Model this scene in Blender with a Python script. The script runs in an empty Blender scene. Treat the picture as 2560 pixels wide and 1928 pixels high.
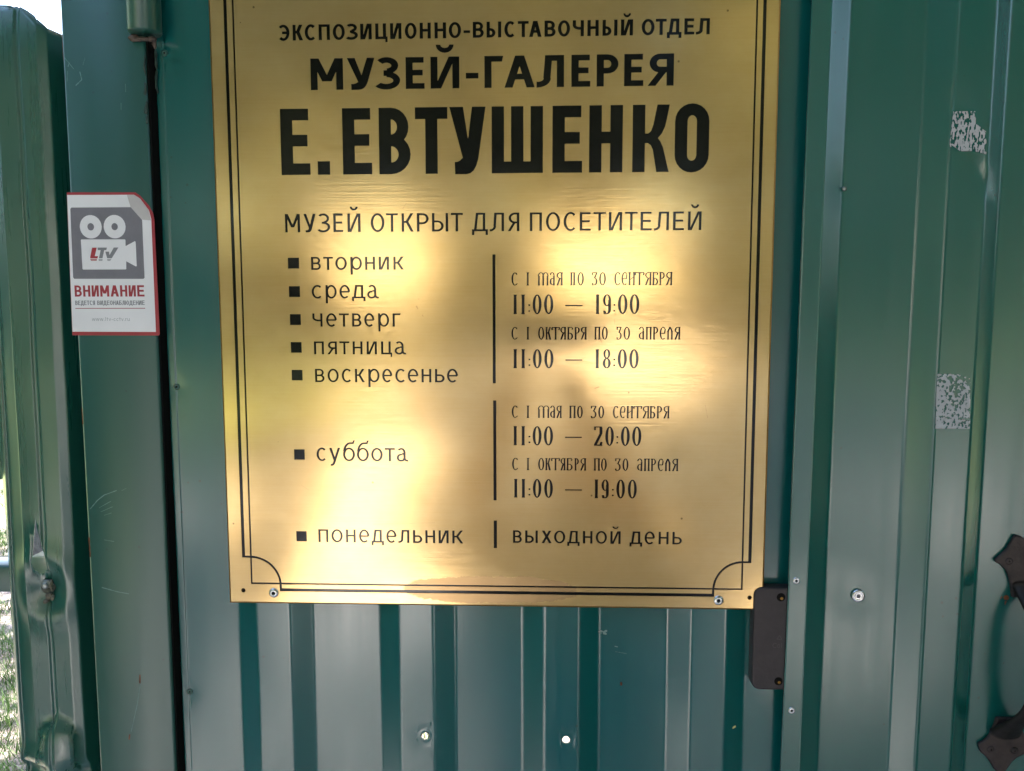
import bpy, bmesh, math, random
import numpy as np
from mathutils import Vector, Matrix, noise
from mathutils.geometry import delaunay_2d_cdt

# ------------------------------------------------------------------ camera, sky, sun, exposure
S = bpy.context.scene
COL = S.collection
Z0 = 1.50                       # height of the plaque's lower edge above the ground
cam = bpy.data.cameras.new('camera')
camo = bpy.data.objects.new('camera', cam)
COL.objects.link(camo)
S.camera = camo
cam.sensor_width = 36.0
cam.lens = 36.0 * 1989.4 / 2560
cam.clip_start = 0.02
cam.clip_end = 2000
RX = (0.99919919, 0.04016951, -0.00138508)
RY = (0.00239721, -0.09395732, -0.99557334)
RZ = (-0.04012183, 0.99476552, -0.09397769)
camo.matrix_world = Matrix(((RX[0], -RY[0], -RZ[0], 0.249696),
                            (RX[1], -RY[1], -RZ[1], -0.605187),
                            (RX[2], -RY[2], -RZ[2], 0.231625 + Z0),
                            (0, 0, 0, 1)))
SUN_EL, SUN_AZ = 52.0, 20.0     # the sun stands behind the gate, a little to the right
W = bpy.data.worlds.new('World')
S.world = W
W.use_nodes = True
wn = W.node_tree
bg = wn.nodes['Background']
sky = wn.nodes.new('ShaderNodeTexSky')
sky.sky_type = 'NISHITA'
sky.sun_disc = False
sky.sun_elevation = math.radians(SUN_EL)
sky.sun_rotation = math.radians(SUN_AZ)
sky.air_density = 1.2
sky.dust_density = 2.0
wn.links.new(sky.outputs[0], bg.inputs[0])
bg.inputs[1].default_value = 0.09
sd = bpy.data.lights.new('sun', 'SUN')
sd.energy = 5.0
sd.angle = math.radians(0.5)
sd.color = (1.0, 0.95, 0.87)
so = bpy.data.objects.new('sun', sd)
COL.objects.link(so)
el, az = math.radians(SUN_EL), math.radians(SUN_AZ)
SUN = Vector((math.cos(el) * math.sin(az), math.cos(el) * math.cos(az), math.sin(el)))   # towards the sun
so.rotation_euler = SUN.to_track_quat('Z', 'Y').to_euler()
S.view_settings.view_transform = 'Standard'
S.view_settings.look = 'None'
S.view_settings.gamma = 1
S.view_settings.use_curve_mapping = False
S.view_settings.exposure = 3.5
S.render.resolution_x, S.render.resolution_y = 1024, 771
S.cycles.max_bounces = 8
S.cycles.diffuse_bounces = 4
S.cycles.glossy_bounces = 4
S.cycles.sample_clamp_indirect = 6
PI = math.pi
rnd = random.Random(7)


# ------------------------------------------------------------------ helpers
def tag(o, label=None, cat=None, group=None, kind=None):
    for k, v in (('label', label), ('category', cat), ('group', group), ('kind', kind)):
        if v:
            o[k] = v
    return o


def empty(name, loc=(0, 0, 0), label=None, cat=None, group=None):
    o = bpy.data.objects.new(name, None)
    COL.objects.link(o)
    o.location = loc
    o.empty_display_size = .05
    return tag(o, label, cat, group)


def mesh(name, v, f, m, parent=None, smooth=False, loc=None):
    me = bpy.data.meshes.new(name)
    me.from_pydata([tuple(p) for p in v], [], f)
    if isinstance(m, (list, tuple)):
        for q in m:
            me.materials.append(q)
    else:
        me.materials.append(m)
    me.update()
    if smooth:
        me.polygons.foreach_set('use_smooth', [True] * len(me.polygons))
    o = bpy.data.objects.new(name, me)
    COL.objects.link(o)
    if parent is not None:
        o.parent = parent
        o.matrix_parent_inverse = Matrix.Translation(-parent.location)
    return o


def from_bm(name, bm, m, parent=None, smooth=False):
    bmesh.ops.recalc_face_normals(bm, faces=bm.faces[:])
    me = bpy.data.meshes.new(name)
    bm.to_mesh(me)
    bm.free()
    me.materials.append(m)
    if smooth:
        me.polygons.foreach_set('use_smooth', [True] * len(me.polygons))
    o = bpy.data.objects.new(name, me)
    COL.objects.link(o)
    if parent is not None:
        o.parent = parent
        o.matrix_parent_inverse = Matrix.Translation(-parent.location)
    return o


def mm(p):
    """millimetres from the plaque's lower left corner -> metres in the world"""
    return (p[0] / 1000, p[1] / 1000, p[2] / 1000 + Z0)


def bev(o, w, seg=2, ang=40):
    b = o.modifiers.new('bevel', 'BEVEL')
    b.width = w
    b.segments = seg
    b.limit_method = 'ANGLE'
    b.angle_limit = math.radians(ang)
    return o


def box(name, a, b, m, parent=None, w=0):
    (x0, y0, z0), (x1, y1, z1) = mm(a), mm(b)
    v = [(x0, y0, z0), (x1, y0, z0), (x1, y1, z0), (x0, y1, z0), (x0, y0, z1), (x1, y0, z1), (x1, y1, z1), (x0, y1, z1)]
    f = [(0, 3, 2, 1), (4, 5, 6, 7), (0, 1, 5, 4), (1, 2, 6, 5), (2, 3, 7, 6), (3, 0, 4, 7)]
    o = mesh(name, v, f, m, parent)
    if w:
        bev(o, w)
        o.data.polygons.foreach_set('use_smooth', [True] * 6)
        o.data.update()
    return o


def prism(name, poly, y0, y1, m, parent=None, w=0, seg=2):
    """outline in the gate's plane (mm), extruded from depth y0 (front) to y1 (back)"""
    n = len(poly)
    v = [mm((x, y0, z)) for x, z in poly] + [mm((x, y1, z)) for x, z in poly]
    f = [tuple(range(n)), tuple(range(2 * n - 1, n - 1, -1))] + [(i, i + n, (i + 1) % n + n, (i + 1) % n) for i in range(n)]
    bm = bmesh.new()
    vs = [bm.verts.new(p) for p in v]
    for q in f:
        bm.faces.new([vs[i] for i in q])
    o = from_bm(name, bm, m, parent)
    if w:
        bev(o, w, seg)
    return o


def lathe(name, prof, c, m, parent=None, n=20, tilt=(0, 0), axis='y'):
    """prof: (radius, depth towards the viewer) in mm round an axis that stands out of the gate"""
    v, f = [], []
    cx, cy, cz = c
    for r, d in prof:
        for i in range(n):
            a = 2 * PI * i / n
            x, z = r * math.cos(a), r * math.sin(a)
            v.append(mm((cx + x, cy - d + x * tilt[0] + z * tilt[1], cz + z)))
    k = len(prof)
    for j in range(k - 1):
        for i in range(n):
            f.append((j * n + i, j * n + (i + 1) % n, (j + 1) * n + (i + 1) % n, (j + 1) * n + i))
    f.append(tuple(range((k - 1) * n, k * n)))
    o = mesh(name, v, f, m, parent, True)
    bm = bmesh.new()
    bm.from_mesh(o.data)
    bmesh.ops.recalc_face_normals(bm, faces=bm.faces[:])
    bm.to_mesh(o.data)
    bm.free()
    return o


def blob(name, pts, r, m, parent=None, sub=2):
    bm = bmesh.new()
    for (x, y, z), rr in zip(pts, r):
        x, y, z = mm((x, y, z))
        t = Matrix.Translation((x, y, z)) @ Matrix.Diagonal((rr[0] / 1000, rr[1] / 1000, rr[2] / 1000, 1))
        bmesh.ops.create_icosphere(bm, subdivisions=sub, radius=1, matrix=t)
    for v in bm.verts:
        q = noise.noise(v.co * 260)
        v.co += Vector((q, noise.noise(v.co * 310 + Vector((5, 5, 5))), q)) * .0012
    return from_bm(name, bm, m, parent, True)


# ------------------------------------------------------------------ materials
def mat(name):
    m = bpy.data.materials.new(name)
    m.use_nodes = True
    nt = m.node_tree
    b = nt.nodes['Principled BSDF']
    return m, nt, b


def N(nt, typ, **kw):
    n = nt.nodes.new(typ)
    for k, v in kw.items():
        setattr(n, k, v)
    return n


def inp(n, **kw):
    for k, v in kw.items():
        n.inputs[k.replace('_', ' ')].default_value = v
    return n


def objcoord(nt, scale=(1, 1, 1), world=True):
    g = N(nt, 'ShaderNodeNewGeometry')
    mp = N(nt, 'ShaderNodeMapping')
    mp.inputs['Scale'].default_value = scale
    nt.links.new(g.outputs['Position'], mp.inputs['Vector'])
    return mp.outputs[0]


def noisetex(nt, co, scale, detail=3, rough=.55, dist=0):
    n = N(nt, 'ShaderNodeTexNoise')
    inp(n, Scale=scale, Detail=detail, Roughness=rough, Distortion=dist)
    nt.links.new(co, n.inputs['Vector'])
    return n.outputs['Fac']


def ramp(nt, fac, stops):
    r = N(nt, 'ShaderNodeValToRGB')
    e = r.color_ramp.elements
    e[0].position, e[0].color = stops[0][0], (*stops[0][1], 1) if len(stops[0][1]) == 3 else stops[0][1]
    e[1].position, e[1].color = stops[-1][0], (*stops[-1][1], 1)
    for p, c in stops[1:-1]:
        q = e.new(p)
        q.color = (*c, 1)
    nt.links.new(fac, r.inputs[0])
    return r.outputs[0]


def gr(v):
    return (v, v, v)


def mixc(nt, fac, a, b, typ='MIX'):
    m = N(nt, 'ShaderNodeMix', data_type='RGBA', blend_type=typ)
    for i, s in ((0, fac), (6, a), (7, b)):
        if isinstance(s, (int, float)):
            m.inputs[i].default_value = s
        elif isinstance(s, tuple):
            m.inputs[i].default_value = (*s, 1)
        else:
            nt.links.new(s, m.inputs[i])
    return m.outputs[2]


def math_(nt, op, a, b=0.0, clamp=False):
    m = N(nt, 'ShaderNodeMath', operation=op, use_clamp=clamp)
    for i, s in ((0, a), (1, b)):
        if isinstance(s, (int, float)):
            m.inputs[i].default_value = s
        else:
            nt.links.new(s, m.inputs[i])
    return m.outputs[0]


def bump(nt, b, h, strength, dist, prev=None):
    bp = N(nt, 'ShaderNodeBump')
    inp(bp, Strength=strength, Distance=dist)
    nt.links.new(h, bp.inputs['Height'])
    if prev is not None:
        nt.links.new(prev, bp.inputs['Normal'])
    return bp.outputs[0]


def paint(name, base, rough=.26, dusty=.12, wav=1.0, spec=.5, coat=1.0, coat_ior=1.9, dustcol=(.25, .26, .25)):
    """gloss coil-coated steel: coloured paint under a clear hard coat, with a light film of dust"""
    m, nt, b = mat(name)
    co = objcoord(nt)
    n1 = noisetex(nt, co, 9, 5, .6)
    cs = objcoord(nt, (6, 6, 1.2))
    n2 = noisetex(nt, cs, 5, 4, .6)
    film = math_(nt, 'MULTIPLY', ramp(nt, n1, [(.3, gr(.35)), (.75, gr(1))]), dusty)
    film = math_(nt, 'ADD', film, math_(nt, 'MULTIPLY', ramp(nt, n2, [(.45, gr(0)), (.8, gr(1))]), dusty * .5))
    c = mixc(nt, film, base, dustcol)
    spk = N(nt, 'ShaderNodeTexVoronoi', feature='F1')
    inp(spk, Scale=95.0, Randomness=1.0)
    nt.links.new(co, spk.inputs['Vector'])
    gate = noisetex(nt, co, 23, 2)
    sp = math_(nt, 'MULTIPLY', math_(nt, 'LESS_THAN', spk.outputs['Distance'], .10), math_(nt, 'GREATER_THAN', gate, .60))
    c = mixc(nt, math_(nt, 'MULTIPLY', sp, .35), c, (.012, .02, .018))
    nt.links.new(c, b.inputs['Base Color'])
    drip = ramp(nt, noisetex(nt, objcoord(nt, (60, 60, 2.2)), 1, 5, .7), [(.42, gr(0)), (.72, gr(1))])
    r = math_(nt, 'ADD', math_(nt, 'MULTIPLY', film, .5), rough)
    r = math_(nt, 'ADD', r, math_(nt, 'MULTIPLY', drip, .07))
    b.inputs['Specular IOR Level'].default_value = spec
    nt.links.new(r, b.inputs['Roughness'])
    b.inputs['Coat Weight'].default_value = coat
    b.inputs['Coat IOR'].default_value = coat_ior
    nt.links.new(r, b.inputs['Coat Roughness'])
    h1 = bump(nt, b, noisetex(nt, objcoord(nt, (1, 1, .45)), 7, 1, .4), .5, .004 * wav)
    h2 = bump(nt, b, noisetex(nt, co, 900, 2), .05, .0004, h1)
    nt.links.new(h2, b.inputs['Normal'])
    nt.links.new(h2, b.inputs['Coat Normal'])
    return m


GREEN = paint('green_sheet_paint', (.000, .112, .110), rough=.18, dusty=.010, coat_ior=1.58)
GREEN_POST = paint('green_post_paint', (.001, .085, .068), rough=.32, dusty=.025, wav=.5, coat_ior=1.50)
GREEN_STRIP = paint('green_leaf_edge_paint', (.000, .112, .092), rough=.20, dusty=.018, wav=.8, coat_ior=1.63)


def simple(name, col, rough=.5, metal=0, spec=.5, nz=0, nscale=60, bmp=0, bscale=300, coat=0):
    m, nt, b = mat(name)
    co = objcoord(nt)
    if nz:
        n = noisetex(nt, co, nscale, 5, .65)
        c = mixc(nt, ramp(nt, n, [(.3, gr(0)), (.72, gr(1))]), tuple(x * (1 - nz) for x in col), tuple(min(1, x * (1 + nz)) for x in col))
        nt.links.new(c, b.inputs['Base Color'])
    else:
        b.inputs['Base Color'].default_value = (*col, 1)
    inp(b, Roughness=rough, Metallic=metal)
    b.inputs['Specular IOR Level'].default_value = spec
    b.inputs['Coat Weight'].default_value = coat
    if bmp:
        nt.links.new(bump(nt, b, noisetex(nt, co, bscale, 4), bmp, .001), b.inputs['Normal'])
    return m


# brushed brass: horizontal grain, gentle dents, a tarnished run near the lower border
BRASS, nt, b = mat('brushed_brass')
co = objcoord(nt)
grain = noisetex(nt, objcoord(nt, (14, 14, 900)), 1, 4, .7)
smear = noisetex(nt, objcoord(nt, (1.4, 1, 2.2)), 9, 5, .65)
fine = noisetex(nt, co, 55, 4, .6)
c = mixc(nt, ramp(nt, smear, [(.30, gr(0)), (.75, gr(1))]), (.77, .52, .215), (.87, .63, .30))
c = mixc(nt, math_(nt, 'MULTIPLY', ramp(nt, fine, [(.45, gr(0)), (.8, gr(1))]), .25), c, (.66, .45, .18))
c = mixc(nt, math_(nt, 'MULTIPLY', ramp(nt, grain, [(.35, gr(0)), (.7, gr(1))]), .18), c, (.93, .72, .42))
sep = N(nt, 'ShaderNodeSeparateXYZ')
nt.links.new(co, sep.inputs[0])
dx = math_(nt, 'DIVIDE', math_(nt, 'SUBTRACT', sep.outputs[0], .208), .072)
dz = math_(nt, 'DIVIDE', math_(nt, 'SUBTRACT', sep.outputs[2], Z0 + .0135), .0115)
rr = math_(nt, 'ADD', math_(nt, 'POWER', math_(nt, 'ABSOLUTE', dx), 3.0), math_(nt, 'POWER', math_(nt, 'ABSOLUTE', dz), 2.0))
rr = math_(nt, 'ADD', rr, math_(nt, 'MULTIPLY', noisetex(nt, co, 75, 6, .7), 1.3))
stain = ramp(nt, rr, [(1.16, gr(1)), (1.26, gr(0))]) if False else math_(nt, 'LESS_THAN', rr, 1.50)
c = mixc(nt, math_(nt, 'MULTIPLY', stain, .42), c, (.36, .20, .13))
spv = N(nt, 'ShaderNodeTexVoronoi')
inp(spv, Scale=42.0)
nt.links.new(co, spv.inputs['Vector'])
sg = math_(nt, 'MULTIPLY', math_(nt, 'LESS_THAN', spv.outputs['Distance'], .035), math_(nt, 'GREATER_THAN', noisetex(nt, co, 15, 2), .52))
c = mixc(nt, math_(nt, 'MULTIPLY', sg, .7), c, (.16, .10, .04))
nt.links.new(c, b.inputs['Base Color'])
b.inputs['Metallic'].default_value = 1
r = math_(nt, 'ADD', .075, math_(nt, 'MULTIPLY', smear, .09))
r = math_(nt, 'ADD', r, math_(nt, 'MULTIPLY', stain, .12))
nt.links.new(r, b.inputs['Roughness'])
g1 = bump(nt, b, noisetex(nt, objcoord(nt, (1, 1, 1)), 6.5, 1, .4), .35, .0035)
g2 = bump(nt, b, grain, .12, .0003, g1)
nt.links.new(g2, b.inputs['Normal'])
b2 = N(nt, 'ShaderNodeBsdfAnisotropic')
nt.links.new(c, b2.inputs['Color'])
b2.inputs['Roughness'].default_value = .46
nt.links.new(g2, b2.inputs['Normal'])
mxb = N(nt, 'ShaderNodeMixShader')
mxb.inputs[0].default_value = .35
nt.links.new(b.outputs[0], mxb.inputs[1])
nt.links.new(b2.outputs[0], mxb.inputs[2])
nt.links.new(mxb.outputs[0], nt.nodes['Material Output'].inputs[0])
BRASS_EDGE = simple('tarnished_brass_edge', (.42, .22, .055), .42, 1, nz=.3, nscale=40, bmp=.2)

INK, nt, b = mat('black_engraving_enamel')
co = objcoord(nt)
b.inputs['Base Color'].default_value = (.003, .0035, .004, 1)
inp(b, Roughness=.13)
b.inputs['Specular IOR Level'].default_value = .5
nt.links.new(bump(nt, b, noisetex(nt, co, 45, 2), .25, .0006), b.inputs['Normal'])

STEEL = simple('bright_zinc_steel', (.78, .79, .80), .22, 1, nz=.12, nscale=300, bmp=.15, bscale=500)
STEEL_OLD = simple('dull_zinc_steel', (.42, .44, .42), .42, 1, nz=.35, nscale=180, bmp=.5, bscale=400)
HOLE = simple('dark_hole', (.008, .007, .006), .8, 0, .1)
IRON = simple('weathered_black_iron', (.018, .014, .013), .5, .35, .5, nz=.45, nscale=70, bmp=.6, bscale=160)
IRON_PLATE = simple('worn_brown_iron_plate', (.050, .036, .034), .45, .3, .5, nz=.5, nscale=90, bmp=.6, bscale=150)
LOCKPAINT = simple('brown_lock_paint', (.036, .026, .029), .42, 0, .5, nz=.15, nscale=120, bmp=.25, bscale=420)
RUST = simple('rust', (.20, .07, .03), .85, 0, .2, nz=.5, nscale=200, bmp=.6, bscale=500)
WHITE = simple('white_sticker_film', (.90, .88, .90), .33, 0, .5, nz=.03, nscale=30)
RED = simple('red_sticker_ink', (.42, .035, .055), .35, 0, .5, nz=.12, nscale=80)
GREYINK = simple('grey_sticker_ink', (.21, .20, .235), .33, 0, .5, nz=.10, nscale=50)
GREYTXT = simple('grey_sticker_text', (.25, .25, .27), .4)
PALETXT = simple('pale_grey_sticker_text', (.44, .44, .46), .4)
FOIL = simple('clear_film_corner', (.60, .56, .56), .25, 0, .6, nz=.08, nscale=60)
RESIDUE = simple('white_adhesive_residue', (.50, .52, .54), .6, 0, .3, nz=.1, nscale=300)
RAWCUT = simple('bare_paint_scratch', (.22, .36, .33), .6, 0, .3)
CHIP = simple('yellow_paint_chip', (.55, .50, .22), .6, 0, .3)
BLOCK = simple('pale_painted_wood', (.62, .58, .50), .7, 0, .3, nz=.1, nscale=80)
DARKTUBE = simple('dark_green_frame_paint', (.004, .022, .018), .45)
BARE = simple('bare_galvanised_dent', (.34, .36, .38), .35, .6, nz=.2, nscale=60)


# ------------------------------------------------------------------ lettering: every glyph is a set of overlapping strokes
class Gl:
    """strokes of one letter in a box W x H; t = stem thickness, h = bar thickness"""

    def __init__(s, W, H, t, h):
        s.W, s.H, s.t, s.h, s.p = W, H, t, h, []

    def r(s, x0, y0, x1, y1):
        if x1 - x0 > 1e-4 and y1 - y0 > 1e-4:
            s.p.append([(x0, y0), (x1, y0), (x1, y1), (x0, y1)])
        return s

    def s_(s, xa, ya, xb, yb, w):           # slanted stroke with level ends, w = level width, (x, y) its left corners
        q = [(xa, ya), (xa + w, ya), (xb + w, yb), (xb, yb)]
        if yb < ya:
            q = q[::-1]
        s.p.append(q)
        return s

    def arc(s, cx, cy, rx, ry, a0, a1, t=None, h=None, n=None):
        t = s.t if t is None else t
        h = s.h if h is None else h
        n = n or max(4, int(abs(a1 - a0) / 14))
        for i in range(n):                   # convex quads: robust
            u, v = math.radians(a0 + (a1 - a0) * i / n), math.radians(a0 + (a1 - a0) * (i + 1) / n)
            q = [(cx + rx * math.cos(u), cy + ry * math.sin(u)), (cx + rx * math.cos(v), cy + ry * math.sin(v)),
                 (cx + (rx - t) * math.cos(v), cy + (ry - h) * math.sin(v)), (cx + (rx - t) * math.cos(u), cy + (ry - h) * math.sin(u))]
            s.p.append(q)
        return s

    def ring(s, x0, x1, y0, y1, cap=None, t=None, h=None):
        t = s.t if t is None else t
        cx, rx = (x0 + x1) / 2, (x1 - x0) / 2
        cap = cap or (y1 - y0) / 2
        cap = min(cap, (y1 - y0) / 2)
        s.arc(cx, y1 - cap, rx, cap, 0, 180, t, h)
        s.arc(cx, y0 + cap, rx, cap, 180, 360, t, h)
        s.r(x0, y0 + cap, x0 + t, y1 - cap)
        s.r(x1 - t, y0 + cap, x1, y1 - cap)
        return s

    def bowl(s, x0, x1, y0, y1, t=None, side=1):
        """D shape opening left (side 1) or right (-1) between y0 and y1"""
        t = t or s.t
        h = s.h
        ry = (y1 - y0) / 2
        rx = min(x1 - x0, ry * 1.15)
        if side == 1:
            s.r(x0, y0, x1 - rx, y0 + h).r(x0, y1 - h, x1 - rx, y1)
            s.arc(x1 - rx, y0 + ry, rx, ry, -90, 90, t, h)
        else:
            s.r(x0 + rx, y0, x1, y0 + h).r(x0 + rx, y1 - h, x1, y1)
            s.arc(x0 + rx, y0 + ry, rx, ry, 90, 270, t, h)
        return s


def glyph(ch, W, H, t, h, style):
    g = Gl(W, H, t, h)
    heavy = style == 'heavy'
    low = style == 'lower'
    U = ch.upper()
    cap = W / 2 * 1.02 if heavy else None
    sl = t * 1.08
    if low and ch in 'арбеуд':
        pass
    if U == 'О':
        g.ring(0, W, -.012 * H, H * 1.012, cap)
    elif U == 'Н':
        g.r(0, 0, t, H).r(W - t, 0, W, H).r(t, H * .52 - h / 2, W - t, H * .52 + h / 2)
    elif U == 'П':
        g.r(0, 0, t, H).r(W - t, 0, W, H).r(t, H - h, W - t, H)
    elif U in 'ИЙ':
        g.r(0, 0, t, H).r(W - t, 0, W, H)
        g.s_(t * .5, 0, W - t * 1.5, H, t * .98)
        if U == 'Й':
            k = .26 if style == 'bold' else .205
            g.arc(W / 2, H * 1.375, W * .29 + t * .08, H * k, 180, 360, min(t * .9, W * .16), min(h * .9, H * k * .6))
    elif U == 'Ц':
        g.r(0, 0, t, H).r(W * .88 - t, 0, W * .88, H).r(t, 0, W * .88 - t, h)
        g.r(W * .88, 0, W, h).r(W - t * .72, -.19 * H, W, 0)
    elif U == 'Ш':
        m = W / 2
        g.r(0, 0, t, H).r(m - t / 2, 0, m + t / 2, H).r(W - t, 0, W, H).r(t, 0, m - t / 2, h).r(m + t / 2, 0, W - t, h)
    elif U == 'Т':
        g.r(0, H - h, W, H).r((W - t) / 2, 0, (W + t) / 2, H - h)
    elif U == 'Г':
        g.r(0, 0, t, H).r(t, H - h, W * .9, H)
        g.p.append([(W * .9, H - h), (W * .93, H - h), (W, H), (W * .9, H)])
    elif ch == 'Е' :
        m = H * (.51 if not heavy else .52)
        g.r(0, 0, t, H).r(t, 0, W, h).r(t, m - h / 2, W * (.91 if not heavy else .92), m + h / 2).r(t, H - h, W * .965, H)
    elif ch == 'е':
        cy = H * .5
        g.arc(W * .5, cy, W * .5, H * .515, 0, 312)
        g.r(t * .8, cy - h * .45, W - t * .35, cy + h * .45)
    elif U == 'С':
        a = 47 if not heavy else 60
        g.arc(W * .56, H / 2, W * .56, H * .515, a, 360 - a)
    elif U == 'Э':
        g.arc(W * .42, H / 2, W * .58, H * .515, -133, 133)
        g.r(W * .30, H * .5 - h / 2, W - t * .8, H * .5 + h / 2)
    elif U == 'З':
        g.arc(W * .38, H * .745, W * .54, H * .268, -88, 142)
        g.arc(W * .36, H * .275, W * .64, H * .288, -142, 88)
        g.r(W * .24, H * .51 - h / 2, W * .42, H * .51 + h / 2)
    elif U == 'В':
        g.r(0, 0, t, H)
        g.bowl(t, W * .94, H * .5 - h * .45, H, t * .95)
        g.bowl(t, W, 0, H * .5 + h * .55, t)
    elif U == 'Р' and not low:
        g.r(0, 0, t, H)
        g.bowl(t, W, H * .40, H)
    elif ch == 'р':
        g.r(0, -.37 * H, t, H)
        g.arc(W * .52, H / 2, W * .48, H * .515, 0, 360, t * .95)
    elif U == 'Я':
        g.r(W - t, 0, W, H)
        g.bowl(W * .07, W - t, H * .41, H, side=-1)
        g.s_(0, 0, W * .42, H * .44, sl * 1.02)
    elif U == 'Ь':
        g.r(0, 0, t, H)
        g.bowl(t, W, 0, H * .60)
    elif ch == 'Б':
        g.r(0, 0, t, H).r(t, H - h, W * .9, H)
        g.bowl(t, W, 0, H * .60)
    elif U == 'Ю':
        g.r(0, 0, t, H).r(t, H * .5 - h / 2, W * .4, H * .5 + h / 2)
        g.ring(W * .34, W, -.012 * H, H * 1.012)
    elif U == 'Ы':
        g.r(0, 0, t, H).r(W - t, 0, W, H)
        g.bowl(t, W - t * 1.75, 0, H * .60)
    elif U == 'Ч':
        g.r(W - t, 0, W, H)
        g.r(0, H * .66, t, H)
        g.arc(W * .62, H * .68, W * .62, H * .28, 180, 270)
        g.r(W * .62, H * .40, W - t, H * .40 + h)
    elif U == 'А' and not low:
        a = sl * 1.05
        g.s_(0, 0, W * .5 - a * .56, H, a).s_(W - a, 0, W * .5 - a * .44, H, a)
        g.r(W * .22, H * .25, W * .78, H * .25 + h)
    elif ch == 'а':
        g.r(W * .78 - t, H * .2, W * .78, H * .66)
        g.arc(W * .40, H * .66, W * .38, H * .355, 0, 140)
        g.arc(W * .37, H * .28, W * .37, H * .295, 75, 285, t * .95)
        g.r(W * .44, H * .565 - h * .5, W * .78 - t * .5, H * .565 + h * .4)
        g.arc(W * .40, H * .28, W * .38, H * .295, 270, 360, t)
        g.arc(W * .78 + t * .75, H * .24, t * 1.75, H * .25, 180, 285, t, h)
    elif U == 'М':
        a = sl * 1.0
        g.r(0, 0, t, H).r(W - t, 0, W, H)
        g.s_(W * .5 - a * .62, H * .27, t * .05, H, a * 1.05)
        g.s_(W * .5 - a * .42, H * .27, W - t * .05 - a * 1.05, H, a * 1.05)
    elif U == 'К':
        g.r(0, 0, t, H)
        a = sl * 1.08
        if heavy:
            g.p.append([(W * x, H * y) for x, y in [(.30, .43), (.42, .43), (.50, .40), (.555, .33), (.66, 0), (1, 0), (.83, .37), (.76, .455), (.69, .505), (.80, .575), (.885, .68), (.925, .78), (1, 1), (.665, 1), (.56, .70), (.50, .61), (.43, .575), (.30, .575)]])
        else:
            g.s_(W * .28, H * .50, W * .98 - a, H, a).s_(W - a * .98, 0, W * .30, H * .56, a)
            g.r(t, H * .53 - h / 2, W * .40, H * .53 + h / 2)
    elif U == 'У' and not low:
        a = sl * 1.03 / W
        hh = h / H
        jx, jy = .50 - .36 * a, .235
        ax, ay = .545 - .09 * a, .26 + .70 * a
        dn = jx + a * .95
        q = [(0, 1), (a, 1), (ax, ay), (1 - a, 1), (1, 1), (dn + .07, .22), (dn + .015, .12), (dn - .06, .045), (dn - .15, .005), (dn - .26, -.01),
             (.15, -.01), (.14, hh), (max(.2, jx - .16), hh), (jx - .08, hh + .02), (jx - .02, hh + .055), (jx + .0, jy)]
        g.p.append([(W * x, H * y) for x, y in q])
    elif ch == 'у':
        a = sl
        g.s_(W * .53 - a * .6, 0, 0, H, a)
        g.s_(W * .42 - a * .5, -.16 * H, W - a, H, a)
        g.arc(W * .16, -.12 * H, W * .36, H * .25, 270, 350, a * .95, h)
        g.r(W * .10, -.37 * H, W * .17, -.37 * H + h)
    elif U == 'Л':
        g.r(W - t, 0, W, H).r(W * .33, H - h, W - t, H)
        g.s_(W * .245, H * .28, W * .31, H, t * 1.0)
        g.arc(W * .02, H * .28, W * .24 + t, H * .29, 270, 360, t, h)
        g.r(0, -.01 * H, W * .03, h)
    elif U == 'Д':
        g.r(0, 0, W, h).r(0, -.20 * H, t * .9, 0).r(W - t * .9, -.20 * H, W, 0)
        g.r(W * .84 - t, h, W * .84, H).r(W * .26, H - h, W * .84 - t, H)
        g.s_(W * .13, h, W * .25, H, t)
    elif U == 'Х':
        a = sl * 1.1
        g.s_(0, 0, W - a - W * .03, H, a).s_(W - a, 0, W * .03, H, a)
    elif ch == 'б':
        g.ring(0, W, -.012 * H, H * 1.02)
        g.arc(W * .60, H * .62, W * .60, H * .80, 95, 172, t, h)
        g.r(W * .50, H * 1.42 - h, W * .80, H * 1.42)
        g.s_(W * .74, H * 1.42 - h, W * .86, H * 1.56, t * .8)
    elif ch == '-':
        g.r(0, H * .30, W, H * .30 + h)
    elif ch == '.':
        g.r(0, 0, W, H * .205)
    else:
        print('missing glyph', ch)
    return g.p


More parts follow.
